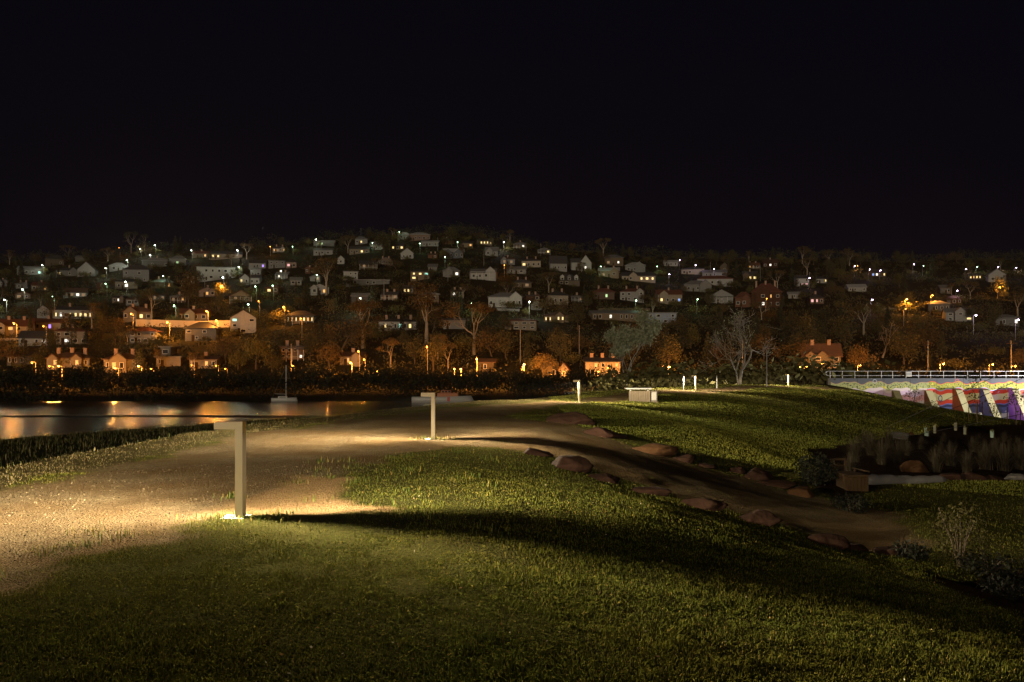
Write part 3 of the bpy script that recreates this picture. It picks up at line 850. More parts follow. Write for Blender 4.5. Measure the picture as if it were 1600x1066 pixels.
# ------------------------------------------------------------------ flood wall with the mural
def mural_mat():
    m, n, l, b = mat_new('mural_paint'); b.inputs['Roughness'].default_value = .75
    ge = n.new('ShaderNodeNewGeometry'); sp = n.new('ShaderNodeSeparateXYZ'); l.new(ge.outputs['Position'], sp.inputs[0])
    def M(op, a, c=None, d=None):
        x = n.new('ShaderNodeMath'); x.operation = op
        for i, v in enumerate((a, c, d)):
            if v is None: continue
            if isinstance(v, (int, float)): x.inputs[i].default_value = v
            else: l.new(v, x.inputs[i])
        return x.outputs[0]
    X, Z = sp.outputs['X'], sp.outputs['Z']
    def noise(sc, det=4):
        x = n.new('ShaderNodeTexNoise'); x.inputs['Scale'].default_value = sc; x.inputs['Detail'].default_value = det; l.new(ge.outputs['Position'], x.inputs['Vector']); return x.outputs['Fac']
    wave = M('ADD', M('MULTIPLY', M('SINE', M('MULTIPLY', X, 2.1)), .022), M('MULTIPLY', M('SINE', M('MULTIPLY_ADD', X, 4.3, 1.0)), .016))
    v = M('ADD', M('MULTIPLY_ADD', Z, 1/4.9, 4.4/4.9), M('ADD', wave, M('MULTIPLY_ADD', noise(.5), .06, -.03)))
    def ramp(stops):
        x = n.new('ShaderNodeValToRGB'); x.color_ramp.interpolation = 'CONSTANT'; e = x.color_ramp.elements
        e[0].position = 0; e[0].color = (*stops[0][1], 1); e[1].position = stops[-1][0]; e[1].color = (*stops[-1][1], 1)
        for p, c in stops[1:-1]:
            q = e.new(p); q.color = (*c, 1)
        l.new(v, x.inputs[0]); return x.outputs[0]
    slate = (.075,.08,.10); yg = (.31,.31,.025); red = (.62,.05,.02); crm = (.62,.58,.30)
    right = ramp([(0,(.55,.55,.52)),(.20,(.10,.13,.32)),(.345,(.035,.045,.13)),(.40,(.16,.2,.5)),(.425,red),(.51,crm),(.655,red),(.745,(.30,.32,.55)),(.765,yg),(.895,red),(.91,slate)])
    left = ramp([(0,(.55,.5,.55)),(.48,(.60,.30,.34)),(.60,(.50,.36,.50)),(.70,(.60,.50,.52)),(.765,(.34,.36,.14)),(.895,(.40,.22,.14)),(.91,slate)])
    def mix(f, a, c):
        x = n.new('ShaderNodeMix'); x.data_type = 'RGBA'; l.new(f, x.inputs['Factor'])
        for nm, q in (('A', a), ('B', c)):
            if isinstance(q, tuple): x.inputs[nm].default_value = (*q, 1)
            else: l.new(q, x.inputs[nm])
        return x.outputs['Result']
    edge = M('GREATER_THAN', M('ADD', X, M('MULTIPLY', noise(1.2), 3.0)), 48.6)
    c = mix(edge, left, right)
    band = M('MULTIPLY', M('GREATER_THAN', v, .775), M('LESS_THAN', v, .885))
    c = mix(M('MULTIPLY', band, M('GREATER_THAN', noise(5.5, 5), .55)), c, (.05,.07,.03))
    c = mix(M('MULTIPLY', band, M('GREATER_THAN', noise(3.0, 3), .62)), c, (.60,.50,.05))
    c = mix(M('MULTIPLY', M('LESS_THAN', v, .765), M('GREATER_THAN', noise(2.3, 3), .68)), c, (.45,.40,.50))
    for cx, cz, col in ((41.0, .18, (.45,.47,.55)), (50.3, .22, (.5,.1,.12))):          # two ring emblems near the coping
        dx = M('SUBTRACT', X, cx); dz = M('SUBTRACT', Z, cz)
        rr = M('SQRT', M('ADD', M('MULTIPLY', dx, dx), M('MULTIPLY', dz, dz)))
        c = mix(M('LESS_THAN', M('ABSOLUTE', M('SUBTRACT', rr, .21)), .03), c, col)
    for cx, cz, col in ((48.4, -1.75, (.08,.1,.2)), (56.5, -1.5, (.62,.1,.06))):          # small painted shields
        dx = M('MULTIPLY', M('SUBTRACT', X, cx), 1.5); dz = M('SUBTRACT', Z, cz)
        rr = M('SQRT', M('ADD', M('MULTIPLY', dx, dx), M('MULTIPLY', dz, dz)))
        c = mix(M('LESS_THAN', M('ABSOLUTE', M('SUBTRACT', rr, .30)), .07), c, col)
    mu = n.new('ShaderNodeMix'); mu.data_type = 'RGBA'; mu.blend_type = 'MULTIPLY'; mu.inputs['Factor'].default_value = .22
    l.new(c, mu.inputs['A']); l.new(noise(9, 6), mu.inputs['B'])
    l.new(mu.outputs['Result'], b.inputs['Base Color']); return m
MURAL = mural_mat()
WY = 90.0; WX0 = (1298 - 800) / F * WY
wall = tag(empty('flood_wall', (WX0, WY, -4.4)), 'long concrete flood wall painted with a bright wavy striped mural', 'wall')
pw = 3.0
for i in range(22):
    MB().box(i * pw + .015, (i + 1) * pw - .015, 0, .35, -.5, 4.93).build('panel', MURAL, wall)
MB().box(.02, 66, .04, .31, -.5, 4.90).build('core', CONC, wall)
MB().box(-.35, -.003, -.05, .42, -.5, 4.93).build('end_pier', CONC, wall)
FINC = {k: simple('fin_' + k, c, .8, var=.3, scale=1.5) for k, c in dict(brown=(.14,.06,.03), olive=(.13,.11,.05), red=(.26,.08,.035), blue=(.10,.12,.36), violet=(.42,.16,.5), cream=(.40,.37,.21), lilac=(.45,.42,.55)).items()}
for px, side, front, top in [(1393,'olive','olive',.0),(1444,'brown','cream',.0),(1488,'red','cream',0),(1530,'blue','cream',0),(1576,'violet','cream',0),(1618,'red','cream',0),(1660,'blue','cream',0)]:
    x = (px - 800) / F * WY - WX0; zt = 3.75 if px > 1470 else 3.55
    zb = max(gz(WX0 + x, WY - 1), -4.4) + 4.4 - .6
    dz = zt - 0.0
    prof = [(-.004, -.3), (-3.5, -.3), (-3.3, .0), (-.75, zt - .15 if px > 1470 else zt - .5), (-.35, zt), (-.004, zt)]
    mb = MB(); A = [(x, p[0], p[1]) for p in prof]; B = [(x + .75, p[0], p[1]) for p in prof]
    mb.add(A + B, [tuple(range(5, -1, -1)), tuple(range(6, 12))] + [(k, (k+1) % 6, 6 + (k+1) % 6, 6 + k) for k in range(6)])
    q = mb.build('buttress', FINC[side], wall); q.data.materials.append(FINC[front])
    for k, p in enumerate(q.data.polygons):
        if k >= 2: p.material_index = 1
    q['label'] = 'mural buttress with %s side and %s sloping face' % (side, front)
RAIL = simple('galvanised_rail', (.62,.62,.64), .4, .3, var=.08)
rail = tag(empty('guard_rail', (WX0, WY + .17, .53)), 'pale two bar steel guard rail along the top of the flood wall', 'railing')
for zz in (.80, .30):
    MB().tube([(-.25, 0, zz), (66, 0, zz)], .026, 6).build('rail', RAIL, rail)
MB().tube([(-.25,0,.80),(-.42,0,.74),(-.50,0,.62),(-.50,0,.48),(-.42,0,.36),(-.25,0,.30)], .032, 6).build('end_loop', RAIL, rail)
pm = MB().tube([(0,0,0),(0,0,.80)], .03, 6).mesh('rail_post', RAIL)
for i in range(44):
    new_obj('rail_post', pm, rail, (.05 + i * 1.42 + random.uniform(-.12, .12), 0, 0))
LAMPC = simple('cream_box', (.7,.66,.6), .5)
o = tag(empty('junction_box', ((1419-800)/F*WY, WY - .05, .62)), 'small cream electrical box fixed to the guard rail', 'electrical box')
MB().box(-.32,.32,-.1,.1,.12,.62).build('case', LAMPC, o, bevel=.02); MB().box(-.28,.28,-.12,-.1,.2,.54).build('cover', WP, o)

# floodlights that light the mural, standing in the planting
def flood(x, y, z, tgt, power, col, label, size=95):
    o = tag(empty('floodlight', (x, y, z)), label, 'floodlight', 'floodlights aimed at the mural')
    MB().tube([(0,0,-.3),(0,0,.5)], .03, 6).build('stem', POLE, o)
    hd = new_obj('lamp_head', MB().box(-.16,.16,-.12,.12,0,.22).mesh('lamp_head', POLE), o, (0, 0, .5))
    dirv = (Vector(tgt) - Vector((x, y, z + .6))).normalized()
    hd.rotation_euler = dirv.to_track_quat('Z', 'Y').to_euler()
    d = bpy.data.lights.new('flood_lamp', 'SPOT'); d.energy = power; d.color = col; d.spot_size = R(size); d.spot_blend = .6; d.shadow_soft_size = .12
    lo = new_obj('flood_lamp', d, o, Vector((0, 0, .6)) + dirv * .30); lo.rotation_euler = dirv.to_track_quat('-Z', 'Y').to_euler()
flood(70, 80, gz(70, 80), (54, 90, -1.2), 60000, (1, .96, .88), 'white floodlight on a short stem beyond the frame edge, facing the mural', 110)
flood(60.5, 82, gz(60.5, 82), (57.2, 90, -2.0), 800, (.75, .25, 1), 'violet floodlight on a short stem beside the violet buttress', 80)
flood(49.5, 84, gz(49.5, 84) + .2, (45, 90, -.5), 420, (.92, .93, 1), 'white floodlight in the planting before the pale mural end', 120)

# staked saplings in front of the mural
for k, (px, py, hp, lab) in enumerate([(1528,662,62,'staked sapling before the blue mural buttress'),(1588,664,50,'staked sapling before the violet mural buttress')]):
    x, y = hit(px, py); y = min(y, 80); x = (px - 800) / F * y; z = gz(x, y); H = CZ - (py - hp - HOR) / F * y - z; r = np.random.default_rng(60 + k)
    o = tag(empty('staked_sapling', (x, y, z)), lab, 'sapling', 'staked saplings')
    mb = MB(); tips = []; branch(r, mb, Vector((0,0,-.1)), (0,0,1), H*.45, .035, 3, tips, .4, (2,3), .4, 5, 3, .008); mb.build('trunk', BARK, o, True)
    v, f = cards(np.repeat(np.array(tips), 7, 0), .22, .22, r); new_obj('crown', np_mesh('crown', v, f, LEAFC), o)
    for dx in (-.55, .5, .05): MB().box(dx - .025, dx + .025, .1 + .3 * abs(dx), .15 + .3 * abs(dx), -.2, H * .55).build('stake', TIMBER, o)
# guy wires of a pole that stands beyond the frame
px_, py_, pz_ = 26.0, 24.0, 9.0
o = tag(empty('guyed_pole', (px_, py_, gz(px_, py_))), 'tall steel pole beyond the frame edge with thin dark stay wires slanting across the mural', 'pole')
MB().tube([(0,0,-.4),(0,0,10)], [.11,.07], 8).build('pole', POLE, o)
for (ax, ay) in ((1385, 668), (1400, 676), (1372, 690)):
    x, y = hit(ax, ay); a = Vector((x - px_, y - py_, gz(x, y) - gz(px_, py_))); top = Vector((0, 0, {1385: 9.5, 1400: 8.6, 1372: 5.0}[ax]))
    MB().tube([a + (top - a) * t / 6 - Vector((0,0, .25 * math.sin(PI * t / 6))) for t in range(7)], .013, 4).build('stay_wire', GLASS, o)

# ------------------------------------------------------------------ boats on the river
HULLW = simple('hull_white', (.40,.39,.37), .4, var=.1); CABIN = simple('cabin_rust', (.40,.17,.10), .6, var=.2); REDP = simple('boat_red_paint', (.4,.05,.04), .5)
def hull(L, B, H, n=13, bow=1):
    rings = []
    for i in range(n):
        t = i / (n - 1); w = B / 2 * (1 - max(0, (t - .55) / .45) ** 2.2) * (.8 + .2 * min(1, t * 4)) + .01; sh = H * (1 + .35 * max(0, t - .4) ** 1.3)
        x = -L / 2 + L * t
        rings.append([(x, -w, sh), (x + .05 * L * t, -w * .92, H * .3), (x, -w * .35, -.3), (x, w * .35, -.3), (x + .05 * L * t, w * .92, H * .3), (x, w, sh)])
    return MB().loft(rings)
yy = 6.3 * F / (627 - HOR); s = yy / F
o = tag(empty('sailing_yacht', ((444-800)/F*yy, yy, WZ), R(5)), 'small white yacht with bare mast moored on the dark river', 'yacht', 'moored boats')
hull(38*s, 11*s, 5*s).build('hull', HULLW, o, True, loc=(0,0,0))
MB().box(-9*s, 5*s, -3*s, 3*s, 4.5*s, 8*s).build('cabin', HULLW, o, bevel=.08); MB().box(-7*s, 3*s, -3.1*s, -3.0*s, 5.8*s, 7*s).build('cabin_window', GLASS, o)
MB().tube([(3*s,0,4*s),(3*s,0,56*s)], .10, 6).build('mast', HULLW, o); MB().tube([(3*s,0,11*s),(-14*s,0,11.5*s)], .05, 6).build('boom', WP, o)
MB().tube([(-3*s,0,36*s),(9*s,0,36*s)], .02, 4).build('crosstree', WP, o)
for e in ((18*s,0,6*s),(-18*s,0,5*s)): MB().tube([(3*s,0,55*s), e], .012, 3).build('stay', POLE, o)
yy = 6.3 * F / (629 - HOR); s = yy / F
o = tag(empty('cabin_cruiser', ((690-800)/F*yy, yy, WZ), R(3)), 'white cabin boat with rust red wheelhouse moored behind the second path light', 'motor boat', 'moored boats')
hull(92*s, 22*s, 9*s).build('hull', HULLW, o, True)
MB().box(-7*s, 26*s, -7*s, 7*s, 9*s, 15*s).build('cabin', CABIN, o, bevel=.12)
wh = MB().box(-1*s, 15*s, -5.5*s, 5.5*s, 15*s, 19*s).build('wheelhouse', CABIN, o, bevel=.1)
for i in range(3): MB().box((0.5+5*i)*s, (4+5*i)*s, -5.6*s, -5.52*s, 15.8*s, 18.3*s).build('pane', GLASS, wh)
MB().box(-30*s, -12*s, -6*s, 6*s, 9*s, 13*s).build('deck_locker', HULLW, o, bevel=.05)
MB().box(-27*s, -10*s, -6.2*s, -6.05*s, 10*s, 12.6*s).build('yellow_panel', GLOW['y'], o)  # flat yellow panel with an emissive material
MB().box(9*s, 13*s, -10.9*s, -10.2*s, 2*s, 9*s).build('stripe', REDP, o)
yy = 6.3 * F / (623 - HOR); s = yy / F
o = tag(empty('river_launch', ((895-800)/F*yy, yy, WZ), R(-3)), 'low white launch with a row of dark windows moored left of the third path light', 'motor boat', 'moored boats')
hull(44*s, 12*s, 5*s).build('hull', HULLW, o, True); MB().box(-14*s, 13*s, -4*s, 4*s, 4*s, 11*s).build('cabin', WP, o, bevel=.05)
for i in range(4): MB().box((-11+6*i)*s, (-7.4+6*i)*s, -4.1*s, -4.02*s, 5.6*s, 9.4*s).build('window', GLASS, o)

# ------------------------------------------------------------------ houses on the hillside
_wc = {}
def win_mesh(w, h, d=.10):
    k = (round(w, 1), round(h, 1))
    if k not in _wc:
        w, h = k; t = .12
        mb = MB()
        mb.box(-w/2, -w/2 + t, -d, 0, 0, h); mb.box(w/2 - t, w/2, -d, 0, 0, h)
        mb.box(-w/2 + t, w/2 - t, -d, 0, 0, t); mb.box(-w/2 + t, w/2 - t, -d, 0, h - t, h)
        _wc[k] = (mb.mesh('window', FRAME), {})
    return k, _wc[k][0], _wc[k][1]
def add_window(root, x, y, z, w, h, code):
    k, fm, panes = win_mesh(w, h)
    f = new_obj('window', fm, root, (x, y, z))
    if code not in panes:
        panes[code] = MB().box(-k[0]/2 + .1, k[0]/2 - .1, -.055, -.01, .1, k[1] - .1).mesh('pane', GLASS if code == '.' else GLOW[code])
    new_obj('pane', panes[code], f)
    return f
def gable_solid(mb, x0, x1, y0, y1, z, rh, axis):
    """triangular prism: gable ends, ridge along axis"""
    if axis == 'x':
        ym = (y0 + y1) / 2
        mb.add([(x0,y0,z),(x0,y1,z),(x0,ym,z+rh),(x1,y0,z),(x1,y1,z),(x1,ym,z+rh)], [(0,2,1),(3,4,5),(0,3,5,2),(1,2,5,4),(0,1,4,3)])
    else:
        xm = (x0 + x1) / 2
        mb.add([(x0,y0,z),(x1,y0,z),(xm,y0,z+rh),(x0,y1,z),(x1,y1,z),(xm,y1,z+rh)], [(0,1,2),(3,5,4),(0,2,5,3),(1,4,5,2),(0,3,4,1)])
def slabs(mb, x0, x1, y0, y1, z, rh, axis, ov=.5, th=.2):
    if axis == 'x':
        ym = (y0 + y1) / 2; hw = (y1 - y0) / 2; sl = rh / hw
        for sgn in (-1, 1):
            ye = ym + sgn * (hw + ov); ze = z - sl * ov
            mb.add([(x0-ov,ye,ze),(x1+ov,ye,ze),(x1+ov,ym,z+rh),(x0-ov,ym,z+rh),(x0-ov,ye,ze+th),(x1+ov,ye,ze+th),(x1+ov,ym,z+rh+th),(x0-ov,ym,z+rh+th)],
                   [(0,1,2,3),(4,7,6,5),(0,4,5,1),(3,2,6,7),(0,3,7,4),(1,5,6,2)])
    else:
        xm = (x0 + x1) / 2; hw = (x1 - x0) / 2; sl = rh / hw
        for sgn in (-1, 1):
            xe = xm + sgn * (hw + ov); ze = z - sl * ov
            mb.add([(xe,y0-ov,ze),(xe,y1+ov,ze),(xm,y1+ov,z+rh),(xm,y0-ov,z+rh),(xe,y0-ov,ze+th),(xe,y1+ov,ze+th),(xm,y1+ov,z+rh+th),(xm,y0-ov,z+rh+th)],
                   [(0,1,2,3),(4,7,6,5),(0,4,5,1),(3,2,6,7),(0,3,7,4),(1,5,6,2)])
def hip(mb, x0, x1, y0, y1, z, rh, ov=.55):
    x0 -= ov; x1 += ov; y0 -= ov; y1 += ov; ym = (y0 + y1) / 2; q = min((y1 - y0) / 2, (x1 - x0) / 2 - .05)
    a, b = x0 + q, x1 - q
    mb.add([(x0,y0,z),(x1,y0,z),(x1,y1,z),(x0,y1,z),(x0,y0,z+.2),(x1,y0,z+.2),(x1,y1,z+.2),(x0,y1,z+.2),(a,ym,z+rh),(b,ym,z+rh)],
           [(0,3,2,1),(0,1,5,4),(1,2,6,5),(2,3,7,6),(3,0,4,7),(4,5,9,8),(5,6,9),(6,7,8,9),(7,4,8)])
HOUSES = []
def near_label(px, py, first, used, skip=()):
    """a description from the house that stands closest to a spot of the hillside"""
    c = sorted([h for h in HOUSES if not h.get('nokey')], key=lambda h: math.hypot((h['x0'] + h['x1']) / 2 - px, ((h['yb'] + h['yt']) / 2 - py) * 1.3))
    for h in c[:14]:
        mx = (h['x0'] + h['x1']) / 2; dx = px - mx; dy = py - h['yb']; w = (h['x1'] - h['x0']) / 2
        if dy > 3: rel = ['just below', 'below']
        elif abs(dx) > w and dx < 0: rel = ['just left of', 'left of']
        elif abs(dx) > w: rel = ['just right of', 'right of']
        else: rel = ['just above', 'above']
        for q in rel:
            for f in (first if isinstance(first, (list, tuple)) else [first]):
                s = f + ' ' + q + ' the ' + h['key']
                if s not in used and len(s.split()) <= 16:
                    used.add(s); return s
    s = first if isinstance(first, str) else first[0]
    return s + ' in the dark wooded hillside'
def house(key, extra, x0, x1, yb, yt, roof, rpx, wallc, roofc, wins='..', wing=None, chim=0, ver=0, dorm=0, yaw=None):
    px = (x0 + x1) / 2
    X, Y, Z = hhit(px, yb)
    s = Y / F; W = (x1 - x0) * s; H = max(2.6, (yb - yt) * s); rh = max(.8, 1.3 * rpx * s); D = max(7, min(11, W * .7))
    yaw = random.uniform(-7, 7) if yaw is None else yaw
    o = tag(empty('house', (X, Y, Z), R(yaw) - math.atan2(X, Y) * .5), (key + ' ' + extra).strip(), 'house', 'houses on the hillside')
    w = MB().box(-W/2, W/2, 0, D, -3.0, H); r = MB()
    if roof == 'hip': hip(r, -W/2, W/2, 0, D, H + .003, rh)
    elif roof == 'gable': gable_solid(w, -W/2, W/2, 0, D, H, rh, 'x'); slabs(r, -W/2, W/2, 0, D, H + .01, rh, 'x')
    elif roof == 'front': gable_solid(w, -W/2, W/2, 0, D, H, rh, 'y'); slabs(r, -W/2, W/2, 0, D, H + .01, rh, 'y')
    else: r.box(-W/2 - .5, W/2 + .5, -.6, D + .5, H + .003, H + .35)
    fx = []
    if wing:
        for (fa, fb) in wing:
            a, b = -W/2 + W * fa, -W/2 + W * fb; wr = min((b - a) * .42, rh + 1.0)
            w.box(a, b, -1.8, .5, -3.0, H + .004); gable_solid(w, a, b, -1.8, D * .45, H + .004, wr, 'y'); slabs(r, a, b, -1.8, D * .45, H + .012, wr, 'y', .35)
            fx.append((a, b))
    w.build('wall', WM[wallc], o); ro = r.build('roof', RM[roofc], o)
    rows = wins.split('/') if wins else []
    nst = len(rows)
    for si, row in enumerate(rows):
        zf = (nst - 1 - si) * H / nst; n = len(row)
        hh = min(1.7, H / nst * .52)
        for k, ch in enumerate(row):
            if ch == '_': continue
            x = -W/2 + W * (k + .5) / n; ww = min(2.0, W / n * .62) * random.uniform(.6, 1)
            if ch == '.' and random.random() < .25: continue
            y = 0
            for (a, b) in fx:
                if a < x < b: y = -1.8
            add_window(o, x, y - .004, zf + H / nst * .28, ww, hh, ch)
    if W > 6 and nst:
        dx = -W/2 + W * .5 / max(1, len(rows[-1])) * 2
        if not any(a < dx < b for a, b in fx) and not any(a < dx + .5 and b > dx - .5 for a, b in fx):
            MB().box(dx - .45, dx + .45, -.06, .0, -.2, min(2.1, H * .7)).build('door', TIMBER, o)
    for c in range(chim):
        cx = -W/2 + W * (c + .6) / (chim + .2); ztop = H + rh + 1.1
        MB().box(cx - .45, cx + .45, D * .42, D * .42 + .8, H * .9, ztop).box(cx - .52, cx + .52, D * .42 - .07, D * .42 + .87, ztop, ztop + .18).build('chimney', BRICKM, ro)
    if ver:
        n = 5
        MB().box(-W/2 - .4, W/2 + .4, -2.2, -.62, H * .82, H * .82 + .14).build('verandah_roof', RM[roofc], o)
        pmh = MB().box(-.08,.08,-.08,.08,-3,H * .82).mesh('verandah_post', FRAME)
        for k in range(n): new_obj('verandah_post', pmh, o, (-W/2 + W * k / (n - 1), -2.05, 0))
        for zz in (.5, .9): MB().box(-W/2, W/2, -2.1, -2.03, zz, zz + .07).build('verandah_rail', FRAME, o)
    for c in range(dorm):
        cx = -W/2 + W * (c + .5) / dorm; dw = W / dorm * .26
        q = MB().box(cx - dw, cx + dw, -.3, D * .4, H + .25, H + rh * .62); gable_solid(q, cx - dw, cx + dw, -.3, D * .4, H + rh * .62, dw * .8, 'y')
        dm = q.build('dormer', WM['white'], o); add_window(dm, cx, -.304, H + .4, dw * 1.3, rh * .3, '.')
    HOUSES.append(dict(key=key, x0=x0, x1=x1, yb=yb, yt=yt - rpx, X=X, Y=Y, Z=Z))
    return o

